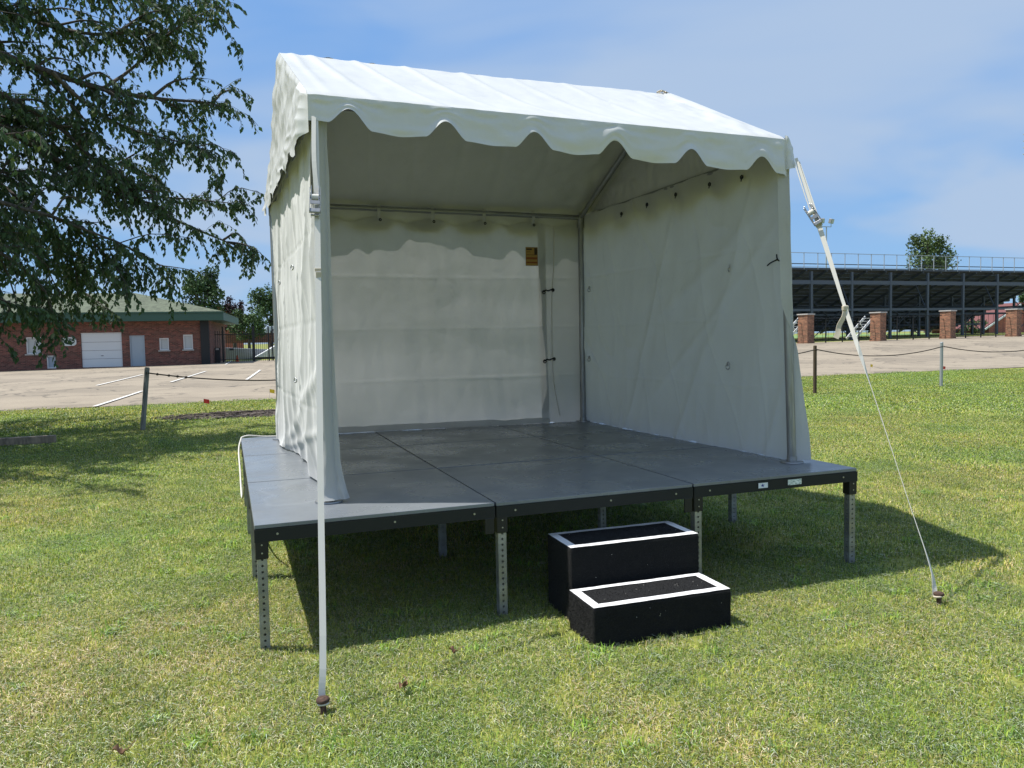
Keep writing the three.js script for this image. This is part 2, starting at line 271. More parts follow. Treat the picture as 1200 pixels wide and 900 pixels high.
// ---------------------------------------------------------------- tent
const EAVE = 2.765;
{
  const tent = thing('frame_tent', 'white gable frame tent with scalloped valance and three sidewalls standing on the stage', 'tent', [1.9, DECK, -1.9]);
  const T = new THREE.Group(); // parts are written in world coordinates, then shifted to the tent's base
  const add = (n, g, m, p, label) => part(n, Array.isArray(g) ? merge(g) : g, m, p ?? T, label);
  const FL0 = V(0.405, DECK, -0.415), FR0 = V(3.443, DECK, -0.365), BR0 = V(3.335, DECK, -3.39), BL0 = V(0.345, DECK, -3.43);
  const FL1 = V(0.405, EAVE - 0.03, -0.38), FR1 = V(3.375, EAVE - 0.03, -0.37), BR1 = V(3.36, EAVE - 0.05, -3.44), BL1 = V(0.345, EAVE - 0.03, -3.46);
  const RL = V(0.375, 3.475, -1.92), RR = V(3.40, 3.47, -1.92);
  // frame: aluminium tubes
  for (const [a, b] of [[FL0, FL1], [FR0, FR1], [BR0, BR1], [BL0, BL1]]) {
    const p = add('pole', cyl(a, b, 0.029, 0.029, 20), M.galv);
    part('base_plate', [cyl(a.clone().setY(DECK + 0.002), a.clone().setY(DECK + 0.010), 0.075, 0.073, 24), cyl(a.clone().setY(DECK + 0.008), a.clone().setY(DECK + 0.045), 0.034, 0.033, 16)], M.galv, p);
    part('corner_fitting', [cyl(b.clone().lerp(a, 0.05), b.clone().add(V(0, 0.02, 0)), 0.035, 0.035, 16)], M.galv, p);
  }
  for (const [a, b] of [[FL1, FR1], [BL1, BR1], [FL1, BL1], [FR1.clone().add(V(0.02, 0, -0.08)), V(3.46, EAVE - 0.04, -0.9)], [V(3.46, EAVE - 0.04, -0.9), BR1.clone().add(V(0.085, 0.01, 0))]]) add('eave_rail', cyl(a, b, 0.024, 0.024, 14), M.galv);
  for (const [a, b] of [[FL1, RL], [FR1, RR], [BL1, RL], [BR1, RR]]) add('rafter', cyl(a, b, 0.026, 0.026, 14), M.galv);
  add('ridge_pole', cyl(RL, RR, 0.026, 0.026, 14), M.galv);
  // canopy. edges: left end, right end (front eave, ridge, back eave)
  const zf = -0.315, zb = -3.535, yr = 3.525, zr = -1.92;
  const xl = (z) => lerp(0.352, 0.318, clamp((z - zf) / (zb - zf), 0, 1)), xr = (z) => z > zr ? lerp(3.345, 3.47, sstep(0, 1, (zf - z) / (zf - zr))) : lerp(3.47, 3.45, (zr - z) / (zr - zb));
  const yRidge = (x) => yr - 0.012 * Math.sin(Math.PI * clamp((x - 0.33) / 3.1, 0, 1));
  const eaveY = (x) => lerp(2.775, 2.750, (x - 0.35) / 3);
  const roofY = (x, t) => lerp(yRidge(x), eaveY(x), t) - (t > 0.965 ? 0.012 * ((t - 0.965) / 0.035) ** 2 : 0) - (t < 0.02 ? 0.01 * (1 - t / 0.02) ** 2 : 0);
  // soft pulled wrinkles that run from ridge to eave
  const pull = (x, t, sd) => { let w = 0; for (const [c, k, a, ww] of [[0.55, 0.16, 0.020, 0.035], [0.86, 0.22, 0.017, 0.03], [1.22, 0.26, 0.016, 0.035], [1.66, 0.22, 0.013, 0.035], [2.05, 0.2, 0.010, 0.04], [2.5, 0.16, 0.009, 0.04], [0.42, 0.05, 0.014, 0.03]]) { const q = (x - (c + sd + k * t)) / ww; w += a * Math.exp(-q * q) * (1 - 0.75 * t) * (0.5 + 0.5 * sstep(0, 0.15, t)); } return w; };
  const slope = (front) => surf(190, 90, (s, t) => {
    const z0 = front ? zf : zb, z = lerp(zr, z0, t), x = lerp(xl(z), xr(z), s);
    const sag = 0.045 * Math.sin(Math.PI * s) * Math.sin(Math.PI * Math.min(1, t * 0.95)) * (front ? 1 : 0.6);
    const win = sstep(0, 0.025, s) * sstep(1, 0.975, s);
    let y = roofY(x, t) + win * (-sag + pull(x, t, front ? 0 : 0.13) + 0.006 * nz(x * 3.5, t * 3, front ? 1 : 5) + 0.003 * nz(x * 11, t * 6, 3));
        // crumple at the right end where the cover is loose
    const e = sstep(0.8, 1, s); const ed = 1 - sstep(0.96, 1, s); y += ed * (e * 0.02 * nz(x * 9, z * 7, 6) + e * 0.03 * sstep(0.88, 0.95, s) * nz(z * 4, 3));
    return [x, y, z, x * 0.7, z * 0.7];
  });
  const canopy = add('canopy', [slope(true), slope(false)], M.canopy);
  // rope lashing and gathered cloth at the ridge end
  part('ridge_lashing', [tube([V(3.345, 3.508, -1.90), V(3.375, 3.522, -1.885), V(3.42, 3.517, -1.89), V(3.465, 3.508, -1.90)], 0.007, 20, 6), tube([V(3.37, 3.505, -1.86), V(3.385, 3.524, -1.90), V(3.39, 3.512, -1.95)], 0.006, 14, 6), tube([V(3.41, 3.503, -1.86), V(3.42, 3.522, -1.90), V(3.43, 3.51, -1.95)], 0.006, 14, 6)], M.webDirty, canopy);
  // scalloped valance
  const scal = (x) => { const q = (((x - 0.562) / 0.5155) % 1 + 1) % 1, p = Math.min(q, 1 - q) * 0.5155; const f = p < 0.115 ? 0.5 * (1 + Math.cos(Math.PI * p / 0.115)) : 0; return 0.092 * Math.pow(f, 0.8) + 0.012 * (1 - sstep(0.1, 0.26, p)); };
  const valFront = surf(420, 26, (s, t) => {
    const x = lerp(xl(zf), 3.355, s), top = eaveY(x) - 0.012, bot = lerp(2.588, 2.502, s) + scal(x) + (s < 0.1 ? 0.04 * (1 - s / 0.1) : 0) + 0.006 * nz(x * 5, 2);
    const y = lerp(top, bot, t), bulge = 0.010 + 0.014 * t + t * 0.022 * nz(x * 2.1, t * 1.2, 4) + 0.010 * nz(x * 5.2, t * 3.1, 8) * sstep(0, 0.3, t) + 0.006 * nz(x * 13, t * 5, 2) * (1 - t) + 0.004 * sstep(0.7, 1, t) * Math.sin(x * 12.19 + 1);
    return [x, y, zf + bulge * sstep(0, 0.015, s) * sstep(1, 0.985, s), x * 0.7, y * 0.7];
  });
  part('valance', valFront, M.canopy, canopy, 'scalloped front valance hanging from the eave');
  part('corner_flap', surf(24, 30, (s, t) => { // loose end of the right gable valance at the front corner
    const x = lerp(3.343, 3.452 - 0.02 * (1 - t), s), top = lerp(2.765, 2.705, s ** 1.4), y = lerp(top, lerp(2.545, 2.568, s), t);
    return [x, y, zf + 0.012 * sstep(0, 0.15, s) + 0.028 * Math.sin(Math.PI * s) * t - 0.05 * s + 0.012 * (0.5 - Math.abs(nz(x * 9, y * 16, 5))) * sstep(0, 0.2, s) + 0.006 * nz(x * 20, y * 24, 2), x * 0.7, y * 0.7];
  }), M.canopy, canopy);
  const valBack = surf(300, 16, (s, t) => {
    const x = lerp(xl(zb), 3.46, s), top = eaveY(x) - 0.010, bot = 2.54 + 0.7 * scal(x + 0.1) + 0.01 * nz(x * 4, 3);
    const y = lerp(top, bot, t); return [x, y, zb - t * (0.014 + 0.012 * nz(x * 3, t * 2, 7)), x * 0.7, y * 0.7];
  });
  part('valance', valBack, M.canopy, canopy);
  // gable ends with their own valance, crumpled
  const gable = (left) => surf(150, 60, (s, t) => {
    const z = lerp(zf, zb, s), tr = z > zr ? (zr - z) / (zr - zf) : (zr - z) / (zr - zb), top = roofY(left ? xl(z) : xr(z), clamp(Math.abs(tr), 0, 1)) - 0.001;
    const sp = ((s * 6.2) % 1), bot = (left ? lerp(2.50, 2.60, s) : 2.52) + 0.07 * Math.pow(Math.abs(Math.cos(Math.PI * sp)), 3) + 0.012 * nz(s * 17, 1);
    const y = lerp(top, bot, t), low = sstep(2.95, 2.55, y);
    let d = 0.010 + 0.030 * low + 0.014 * nz(z * 3.1, y * 6.5, left ? 2 : 9) + 0.022 * (0.5 - Math.abs(nz(z * 5.5 + y * 2, y * 4.5 - z, 4))) * (1 - 0.4 * low) + 0.012 * (0.5 - Math.abs(nz(z * 10, y * 6, 14))) + low * 0.030 * (0.5 - Math.abs(nz(z * 2.6, y * 11 + z * 2, 11)));
    if (t < 0.06) d *= t / 0.06;
    if (!left && z > zr) d += 0.085 * sstep(0.4, 0.06, s) * sstep(0, 0.05, s) * sstep(0, 0.3, t);
    d *= sstep(0, 0.03, s);
    return [left ? xl(z) - d : xr(z) + d, y, z, z * 0.7, y * 0.7];
  });
  part('gable_end', gable(true), M.canopy, canopy, 'crumpled gable end with ragged lower edge');
  part('gable_end', gable(false), M.canopy, canopy);
  // sidewalls: cloth with storage creases, hung folds and loose hems
  const cloth = (s, y, sd, drag = 1) => {
    let d = 0;
    for (const c of [2.10, 1.605, 1.11]) { const q = (y - c - 0.006 * nz(s * 1.7, sd, c)) / 0.011; d -= 0.0042 * Math.exp(-q * q) * (0.6 + 0.6 * nz(s * 1.3, c * 3, sd)); }
    d += 0.0045 * Math.sin(Math.PI * (y - 1.11) / 0.495) ** 2;
    d += 0.026 * nz(s * 0.9, y * 0.55, sd) + 0.014 * nz(s * 3.4 + y * 0.8, y * 0.9, sd + 3) + 0.006 * nz(s * 9 + y, y * 2.2, sd + 5);
    const f = 1 - Math.abs(nz(s * 1.6 + y * 0.5, y * 0.35, sd + 9)) * 5; if (f > 0) d += drag * 0.014 * f * f; const f2 = 1 - Math.abs(nz(s * 3.1 - y * 0.9, y * 0.6 + s * 0.4, sd + 19)) * 9; if (f2 > 0) d += drag * 0.007 * f2 * f2;
    d += 0.014 * Math.cos(2 * Math.PI * s / 0.51) * Math.exp(-Math.abs(2.60 - y) / 0.13);
    d += 0.010 * nz(s * 3, y * 2, sd + 6) * Math.exp(-(y - DECK) / 0.14);
    return d;
  };
  // back wall: wide panel and a narrow one that overlaps it
  const backWall = (x0, x1, zz, sd) => surf(Math.round((x1 - x0) * 60), 130, (s, t) => {
    const x = lerp(x0, x1, s), hook = Math.abs(Math.cos(Math.PI * (x - 0.78) / 0.515)), top = lerp(2.66, 2.71, sstep(3.3, 3.42, x)) - 0.055 * (1 - Math.pow(hook, 1.4)), bot = DECK + 0.001 + 0.02 * Math.max(0, nz(x * 9, sd) - 0.12) + lerp(0.012, 0, clamp((x - 0.4) / 1.2, 0, 1));
    const y = lerp(bot, top, t), zl = lerp(-3.66, -3.44, clamp((x - 0.35) / 3, 0, 1)), z = lerp(zl, -3.508, sstep(0, 0.45, t)) + zz + cloth(x, y, sd, 0.15) * 0.9;
    return [x, y, z, x * 0.5, y * 0.5];
  });
  const bw = add('back_wall', backWall(0.33, 2.985, 0, 1), M.wall, T, 'large back sidewall with folded creases');
  const bw2 = add('back_wall', backWall(2.905, 3.44, 0.016, 7), M.wallThick, T, 'narrow overlapping back sidewall panel');
  // hem flap lying along the deck
  part('hem', surf(120, 6, (s, t) => { const x = lerp(0.36, 2.98, s), zl = lerp(-3.66, -3.44, clamp((x - 0.35) / 3, 0, 1)); return [x, DECK + 0.06 - t * 0.055, zl + 0.006 + t * (0.035 + 0.02 * nz(x * 5, 4)), x * 0.5, t * 0.05]; }), M.wall, bw);
  // left wall
  const leftWall = surf(190, 140, (s, t) => {
    const z = lerp(-0.375, -3.56, s), y0 = DECK + 0.012 + 0.05 * Math.exp(-s * 14) * 0 + 0.012 * (0.5 + nz(s * 20, 2)), y = lerp(y0, 2.66, t), k = sstep(1.15, DECK, y);
    let x = lerp(lerp(0.378, 0.325, s), lerp(0.372, 0.345, s), t) - cloth(-z, y, 13) * 1.15;
    x += k * (0.05 * Math.sin(Math.PI * clamp(s * 1.15, 0, 1)) + 0.03 * nz(s * 5, 3, y * 2)); // hem drawn in under the wall's middle
    x -= 0.012 * Math.exp(-(((y - 1.35 + s * 0.9) / 0.05) ** 2)) + 0.010 * Math.exp(-(((y - 1.02 + s * 0.5) / 0.03) ** 2));
    return [x, y, z, z * 0.5, y * 0.5];
  });
  const lw = add('side_wall', leftWall, M.wall, T, 'sunlit left sidewall with creases');
  // its front edge wrapped round the corner pole
  part('edge_flap', surf(26, 130, (s, t) => {
    const y = lerp(DECK + 0.02, 2.66, t), fl = Math.exp(-(y - DECK) / 0.13), w = 0.028 + 0.025 * sstep(1.3, 0.7, y), a = s * 1.0;
    const ang = lerp(Math.PI, 0.35, sstep(0, 0.55, a)), rr = 0.034 + 0.004 * nz(y * 3, s * 2, 4);
    let x = lerp(0.405, 0.405, t) + Math.cos(ang) * rr, z = lerp(-0.405, -0.372, t) + Math.sin(ang) * rr;
    if (a > 0.55) { const q = (a - 0.55) / 0.45; x += q * w * 0.55; z += q * (0.006 - w * 0.25); }
    x += fl * (0.04 * s + 0.02 * nz(s * 4, y * 9)) + 0.006 * nz(y * 5, s * 3, 9) - (s < 0.3 ? fl * 0.02 : 0); z += fl * (0.05 + 0.03 * nz(s * 5, y * 12, 3));
    return [x, y, z, s * 0.1, y * 0.5];
  }), M.wall, lw);
  // right wall
  const poleX = (y) => lerp(3.443, 3.375, (y - DECK) / 2.1);
  const rightWall = surf(200, 140, (s, t) => {
    const z = lerp(-3.50, -0.385, s), y0 = DECK + 0.001 + 0.02 * Math.max(0, nz(s * 30, 12) - 0.12), y = lerp(y0, 2.735 - 0.012 * (1 - Math.abs(Math.cos(Math.PI * z / 0.47))), t);
    const xb = lerp(3.385, poleX(y) + 0.032, sstep(0.0, 0.9, s)), bow = 0.03 * Math.sin(Math.PI * s);
    let x = xb + bow - cloth(-z, y, 23) * 1.2;
    // slack drag lines falling from the front top to the rear foot
    const q = (y - (0.95 + 1.5 * s)); x -= 0.012 * Math.exp(-((q / 0.07) ** 2)) * sstep(0.3, 0.6, s) + 0.010 * Math.exp(-(((y - 0.55 - 2.3 * (s - 0.25)) / 0.05) ** 2)) * sstep(0.35, 0.6, s);
    x -= sstep(0.9, DECK, y) * 0.03 * Math.sin(Math.PI * s) - 0.014 * Math.exp(-(((y - 1.35 + 1.2 * s) / 0.06) ** 2)) * sstep(0.3, 0, s);
    return [x, y, z, z * 0.5, y * 0.5];
  });
  const rw = add('side_wall', rightWall, M.wall, T, 'shaded right sidewall with dragging folds');
  part('edge_flap', surf(14, 140, (s, t) => {
    const y = lerp(DECK + 0.012, 2.62, t), open = sstep(1.75, 1.35, y), px = poleX(y), fl = sstep(1.5, DECK, y);
    const ax = px + 0.036, az = -0.385, w = 0.12;
    const cxw = px + 0.036 - s * w, czw = -0.335 + 0.006 * Math.sin(s * 3), oxw = px + 0.036 + s * (0.015 + 0.075 * fl), ozw = -0.375 + s * (0.03 + 0.02 * fl);
    const wx = s < 0.2 ? lerp(ax, cxw, s / 0.2) : cxw, wz = s < 0.2 ? lerp(az, czw, s / 0.2) : czw;
    return [lerp(wx, oxw, open) + 0.004 * nz(y * 4, s * 2, 3), y, lerp(wz, ozw, open) + 0.003 * nz(y * 6, s * 3, 8), s * 0.1, y * 0.5];
  }), M.wall, rw);
  // hardware: hooks along the rails, snap clips, loops and the warning label
  for (let k = 0; k < 6; k++) {
    const x = 0.78 + k * 0.515, y = 2.655;
    const h = add('hook', [ribbon([V(x, 2.765, -3.447), V(x - 0.004, 2.70, -3.425), V(x, 2.64, -3.452)], 0.032, 0.003, V(0, 0, 1), 8)], M.wallThick);
    part('grommet', new THREE.TorusGeometry(0.010, 0.005, 6, 12).translate(x + 0.01, y - 0.03, -3.448), M.blackMetal, h);
  }
  for (const [z, y] of [[-0.843, 2.607], [-1.236, 2.632], [-1.71, 2.64], [-2.172, 2.636], [-2.64, 2.63], [-3.1, 2.63]]) add('grommet', [new THREE.TorusGeometry(0.012, 0.006, 6, 12).rotateY(Math.PI / 2).translate(3.40, y, z), cyl(V(3.40, y, z), V(3.395, y - 0.03, z), 0.004)], M.blackMetal);
  add('seam_cord', tube([V(3.075, 2.62, -3.465), V(3.06, 2.2, -3.460), V(3.035, 1.9, -3.455), V(3.03, 1.5, -3.455), V(3.03, 1.2, -3.450), V(3.05, 0.95, -3.440), V(3.085, 0.70, -3.41)], 0.0055, 40, 6), M.web);
  for (const y of [1.968, 1.268]) add('snap_clip', [tube([V(2.94, y - 0.012, -3.455), V(2.965, y + 0.008, -3.445), V(2.99, y + 0.002, -3.450), V(3.03, y + 0.014, -3.445), V(3.06, y + 0.006, -3.450)], 0.008, 20, 6), new THREE.TorusGeometry(0.016, 0.005, 6, 12).translate(2.945, y - 0.012, -3.452), new THREE.TorusGeometry(0.014, 0.005, 6, 12).translate(3.045, y + 0.01, -3.448)], M.blackMetal);
  for (const [z, y] of [[-1.016, 1.97], [-1.051, 1.249], [-3.279, 1.967], [-3.3, 1.265]]) add('tie_loop', [new THREE.TorusGeometry(0.017, 0.0045, 6, 14).rotateY(Math.PI / 2 + 0.4).translate(3.425 - (z > -2 ? 0 : 0.06), y, z), new THREE.TorusGeometry(0.011, 0.006, 6, 12).rotateY(Math.PI / 2).translate(3.43 - (z > -2 ? 0 : 0.06), y + 0.024, z)], M.steel);
  add('toggle_tie', [tube([V(3.395, 2.02, -0.46), V(3.385, 1.985, -0.44), V(3.385, 1.965, -0.40)], 0.005, 10, 5), tube([V(3.385, 1.985, -0.44), V(3.38, 1.97, -0.50), V(3.39, 1.955, -0.55)], 0.005, 10, 5)], M.blackMetal);
  for (const [z, y] of [[-1.3, 1.97], [-1.35, 1.25], [-2.6, 1.97]]) add('tie_loop', new THREE.TorusGeometry(0.014, 0.004, 6, 14).rotateY(Math.PI / 2 + 0.5).translate(0.325, y, z), M.steel);
  const lbl = canvasTex(128, 192, (g, w, h) => { g.fillStyle = '#a8843f'; g.fillRect(0, 0, w, h); g.fillStyle = '#3a2d1a'; g.fillRect(8, 14, 58, 16); g.fillRect(92, 8, 30, 70); g.fillStyle = '#6b4a22'; g.fillRect(12, 46, 40, 7); g.fillRect(8, 76, 100, 6); g.fillStyle = '#8a4a1c'; g.fillRect(6, 104, w - 12, 22); g.fillRect(6, 150, w - 12, 16); g.strokeStyle = '#6d5226'; g.lineWidth = 4; g.strokeRect(2, 2, w - 4, h - 4); });
  add('label_patch', surf(8, 10, (s, t) => { const x = lerp(2.767, 2.897, s), y = lerp(2.222, 2.408, t); return [x, y, -3.508 + 0.012 + cloth(x, y, 1, 0.15) * 0.9, s, t]; }), new THREE.MeshStandardMaterial({ map: lbl, roughness: 0.6, side: THREE.DoubleSide }), T, 'small amber care label with dark print');
  while (T.children.length) { const c = T.children[0]; tent.add(c); }
  tent.children.forEach((c) => c.position.sub(tent.position));
  shade(tent);
}

// ---------------------------------------------------------------- guy straps, ratchets and stakes
function stake(p, lean, label) {
  const s = thing('tent_stake', label, 'stake', [p.x, 0, p.z], 0, 'steel stakes holding the tent straps');
  s.rotation.set(lean[0], 0, lean[1]);
  part('shaft', [cyl(V(0, -0.12, 0), V(0, 0.062, 0), 0.0125, 0.0125, 14)], M.rust, s);
  part('head', new THREE.LatheGeometry([[0.0001, 0.052], [0.018, 0.053], [0.026, 0.058], [0.0275, 0.066], [0.024, 0.074], [0.012, 0.078], [0.0001, 0.079]].map((q) => new THREE.Vector2(...q)), 22), M.rust, s);
  return s;
}
function ratchet(parent, at, dir, face, k = 1) {
  const L = 0.15 * k;
  const capsule = (len, w, x, z, th = 0.0025) => { const sh = new THREE.Shape(); sh.absarc(0, len / 2 - w, w, 0, Math.PI, false); sh.absarc(0, -len / 2 + w, w, Math.PI, 2 * Math.PI, false); return new THREE.ExtrudeGeometry(sh, { depth: th, bevelEnabled: false, curveSegments: 8 }).rotateY(Math.PI / 2).translate(x, 0, z); };
  const gear = (x) => { const sh = new THREE.Shape(); for (let i = 0; i < 24; i++) { const a = i / 24 * 6.2832, q = i % 2 ? 0.019 : 0.024; i ? sh.lineTo(Math.cos(a) * q, Math.sin(a) * q) : sh.moveTo(q, 0); } return new THREE.ExtrudeGeometry(sh, { depth: 0.003, bevelEnabled: false }).rotateY(Math.PI / 2).translate(x, L * 0.14, 0); };
  const spool = []; for (let i = 0; i < 3; i++) spool.push(cyl(V(-0.017, L * 0.14, 0), V(0.017, L * 0.14, 0), 0.012 + i * 0.002, 0.012 + i * 0.002, 14));
  const body = merge([capsule(L, 0.014, -0.019, 0), capsule(L, 0.014, 0.0165, 0), cyl(V(-0.02, -L / 2 + 0.014, 0), V(0.02, -L / 2 + 0.014, 0), 0.005), cyl(V(-0.024, L * 0.14, 0), V(0.024, L * 0.14, 0), 0.008, 0.008, 12)]);
  const tilt = (g) => g.rotateX(-0.12);
  const handle = tilt(merge([capsule(L * 0.86, 0.012, -0.0265, 0.012), capsule(L * 0.86, 0.012, 0.024, 0.012), rb(0.054, 0.026, 0.012, 0.005, 0, -L * 0.36, 0.014), bx(0.046, 0.02, 0.003, 0, -L * 0.12, 0.024)]));
  const y = dir.clone().normalize(), x = y.clone().cross(face).normalize(), z = x.clone().cross(y), m = new THREE.Matrix4().makeBasis(x, y, z).setPosition(at);
  part('ratchet_body', body.applyMatrix4(m), M.steel, parent); part('ratchet_handle', handle.applyMatrix4(m), M.galv, parent); part('ratchet_gear', gear(-0.0235).applyMatrix4(m), M.steel, parent); part('ratchet_gear', gear(0.0205).applyMatrix4(m), M.steel, parent); part('webbing_spool', merge(spool).applyMatrix4(m), M.web, parent);
}
{
  const face = V(-0.1, 0.15, 1).normalize();
  const a = V(0.388, 2.60, -0.285), b = V(0.223, 0.058, 0.743);
  const s = thing('guy_strap', 'white webbing guy strap in front of the sunlit left tent corner', 'strap', [0, 0, 0], 0, 'guy straps at the tent corners');
  const P = (t) => a.clone().lerp(b, t);
  part('webbing', [ribbon([P(0.17), P(0.45), P(0.7), P(0.955), V(b.x - 0.002, 0.085, b.z - 0.026), V(b.x, 0.052, b.z - 0.022)], 0.027, 0.003, face, 20)], M.web, s);
  part('upper_webbing', [ribbon([P(-0.04).add(V(0, 0.03, -0.02)), P(0.06), P(0.16)], 0.024, 0.003, face, 10), ribbon([P(-0.02).add(V(-0.012, 0, 0.0)), P(0.08).add(V(-0.014, 0, 0.01)), P(0.15)], 0.022, 0.003, face, 10)], M.web, s);
  part('stake_loop', [new THREE.TorusGeometry(0.019, 0.006, 6, 20).rotateX(Math.PI / 2 - 0.2).translate(b.x, 0.05, b.z - 0.004)], M.web, s);
  part('keeper', [rb(0.031, 0.016, 0.009, 0.003).translate(...P(0.30).toArray()), rb(0.026, 0.03, 0.006, 0.0025).translate(...P(0.31).add(V(0.002, 0, 0.004)).toArray())], M.webDirty, s);
  ratchet(s, P(0.165).add(V(-0.012, 0, 0.014)), a.clone().sub(b).add(V(0.05, 0, 0)), face, 1.2);
  stake(b, [-0.05, 0.02], 'rusty stake at the foot of the left guy strap');
}
{
  const face = V(-0.62, 0.05, 0.78).normalize();
  const a = V(3.415, 2.57, -0.275), b = V(3.487, 0.06, 0.755);
  const s = thing('guy_strap', 'white guy strap with loose tail running from the shaded right tent corner', 'strap', [0, 0, 0], 0, 'guy straps at the tent corners');
  const P = (t) => a.clone().lerp(b, t), k = 0.372;
  part('upper_webbing', [ribbon([P(-0.02), P(0.2), P(k)], 0.019, 0.003, face, 14), ribbon([P(-0.01).add(V(0.012, 0, 0)), P(0.2).add(V(0.009, 0.004, 0.006)), P(k)], 0.015, 0.003, face, 14)], M.web, s);
  part('thin_line', [ribbon([P(-0.01).add(V(-0.022, 0, 0)), P(0.06).add(V(-0.026, 0, 0)), P(0.12).add(V(-0.02, -0.01, 0))], 0.006, 0.002, face, 8)], M.web, s);
  part('knot', [rb(0.045, 0.035, 0.022, 0.009).translate(...P(k).toArray())], M.webDirty, s);
  part('tail', [ribbon([P(k), P(k).add(V(-0.02, -0.05, 0.01)), P(k).add(V(-0.055, -0.105, 0.01)), P(k).add(V(-0.075, -0.155, 0.02)), P(k).add(V(-0.09, -0.18, 0.02))], 0.032, 0.003, (t) => V(-0.3 + Math.sin(t * 5) * 0.4, 0.1, 1).normalize(), 18)], M.webDirty, s);
  part('webbing', [ribbon([P(k), P(0.6), P(0.8), P(0.955), V(b.x - 0.006, 0.085, b.z - 0.026), V(b.x - 0.006, 0.052, b.z - 0.022)], 0.024, 0.003, (t) => V(-0.62 + 1.1 * sstep(0, 0.2, t) * (1 - sstep(0.45, 1, t)), 0.05, 0.35 + 0.45 * t).normalize(), 30)], M.web, s);
  part('stake_loop', [new THREE.TorusGeometry(0.019, 0.006, 6, 20).rotateX(Math.PI / 2 - 0.2).translate(b.x - 0.006, 0.052, b.z - 0.004)], M.webDirty, s);
  ratchet(s, P(0.135).add(V(-0.022, -0.004, 0.01)), a.clone().sub(b).add(V(-0.9, 0, 0)), face, 1.1);
  stake(b, [-0.10, -0.05], 'rusty stake at the foot of the right guy strap');
}

// ---------------------------------------------------------------- carpeted steps
function step(x, z, w, d, h, turn, label, seed) {
  const s = thing('carpeted_step', label, 'step', [x, 0, z], turn, 'black carpeted steps in front of the stage');
  const r = rng(seed);
  const g = new RoundedBoxGeometry(w, h, d, 4, 0.012); const p = g.attributes.position, uv = g.attributes.uv, n = g.attributes.normal;
  for (let i = 0; i < p.count; i++) { const a = Math.abs(n.getX(i)), b = Math.abs(n.getY(i)); uv.setXY(i, a > 0.6 ? p.getZ(i) : p.getX(i), b > 0.6 ? p.getZ(i) : p.getY(i)); }
  const box = part('carpet_box', g.translate(0, h / 2, 0), M.carpet, s);
  const t = 0.05, e = 0.004, q = [];
  const strip = (x0, x1, z0, z1, k) => surf(Math.max(2, Math.round((x1 - x0) / 0.02)), Math.max(2, Math.round((z1 - z0) / 0.02)), (a, b) => { const X = lerp(x0, x1, a), Z = lerp(z1, z0, b); return [X + 0.002 * nz(Z * 9, k), h + e + 0.0012 * nz(X * 20, Z * 20, k), Z + 0.0025 * nz(X * 7, k), X, Z]; });
  part('tape', strip(-w / 2 + 0.004, w / 2 - 0.004, d / 2 - t, d / 2 - 0.003, 1), M.tape, s); part('tape', strip(-w / 2 + 0.004, w / 2 - 0.004, -d / 2 + 0.003, -d / 2 + t * 0.8, 2), M.tape, s);
  part('tape', strip(-w / 2 + 0.003, -w / 2 + t, -d / 2 + t * 0.8 + 0.001, d / 2 - t - 0.001, 3), M.tape, s); part('tape', strip(w / 2 - t, w / 2 - 0.003, -d / 2 + t * 0.8 + 0.001, d / 2 - t - 0.001, 4), M.tape, s);
  for (let k = 0; k < 12; k++) { const X = (r() - 0.5) * (w - 0.13), Z = (r() - 0.5) * (d - 0.12); q.push(new THREE.PlaneGeometry(0.002 + r() * 0.003, 0.0015 + r() * 0.0015).rotateX(-Math.PI / 2).rotateY(r() * 6).translate(X, h + 0.003, Z)); }
  for (let k = 0; k < 6; k++) q.push(new THREE.PlaneGeometry(0.002 + r() * 0.003, 0.002).rotateZ(r() * 3).translate((r() - 0.5) * (w - 0.06), 0.03 + r() * (h - 0.06), d / 2 + 0.002));
  const lint = part('lint', q, M.web, box); lint.userData.kind = 'stuff';
  // short pile standing up from the carpet, so that its edges are not clean
  const n2 = 9000, pos = new Float32Array(n2 * 9), nrm = new Float32Array(n2 * 9); const N = V(0, 0, 0), a = V(0, 0, 0);
  for (let k = 0; k < n2; k++) {
    const f = r(); let X, Y, Z;
    if (f < 0.34) { X = (r() - 0.5) * w; Z = (r() - 0.5) * d; Y = h; N.set(0, 1, 0); if (Math.abs(X) > w / 2 - t || Math.abs(Z) > d / 2 - t) { k--; continue; } }
    else if (f < 0.7) { X = (r() - 0.5) * w; Y = r() * h; Z = d / 2; N.set(0, 0, 1); }
    else { X = -w / 2 * (r() < 0.8 ? 1 : -1); Y = r() * h; Z = (r() - 0.5) * d; N.set(Math.sign(X), 0, 0); }
    const l = 0.004 + r() * 0.003, tx = (r() - 0.5) * 0.006, ty = (r() - 0.5) * 0.006, tz = (r() - 0.5) * 0.006;
    a.set(r() - 0.5, r() - 0.5, r() - 0.5).cross(N).normalize().multiplyScalar(0.0008);
    pos.set([X - a.x, Y - a.y, Z - a.z, X + a.x, Y + a.y, Z + a.z, X + N.x * l + tx, Y + N.y * l + ty, Z + N.z * l + tz], k * 9);
    for (let j = 0; j < 3; j++) nrm.set([N.x, N.y, N.z], k * 9 + j * 3);
  }
  const pg = new THREE.BufferGeometry(); pg.setAttribute('position', new THREE.BufferAttribute(pos, 3)); pg.setAttribute('normal', new THREE.BufferAttribute(nrm, 3)); pg.setAttribute('uv', new THREE.BufferAttribute(new Float32Array(n2 * 6), 2));
  const pile = part('carpet_pile', pg, new THREE.MeshStandardMaterial({ color: lin(0.013, 0.013, 0.014), roughness: 1, side: THREE.DoubleSide }), box); pile.userData.kind = 'stuff';
}
step(1.897, 0.42, 0.772, 0.298, 0.196, -0.02, 'lower black carpeted step edged with white tape, standing on the grass', 4);
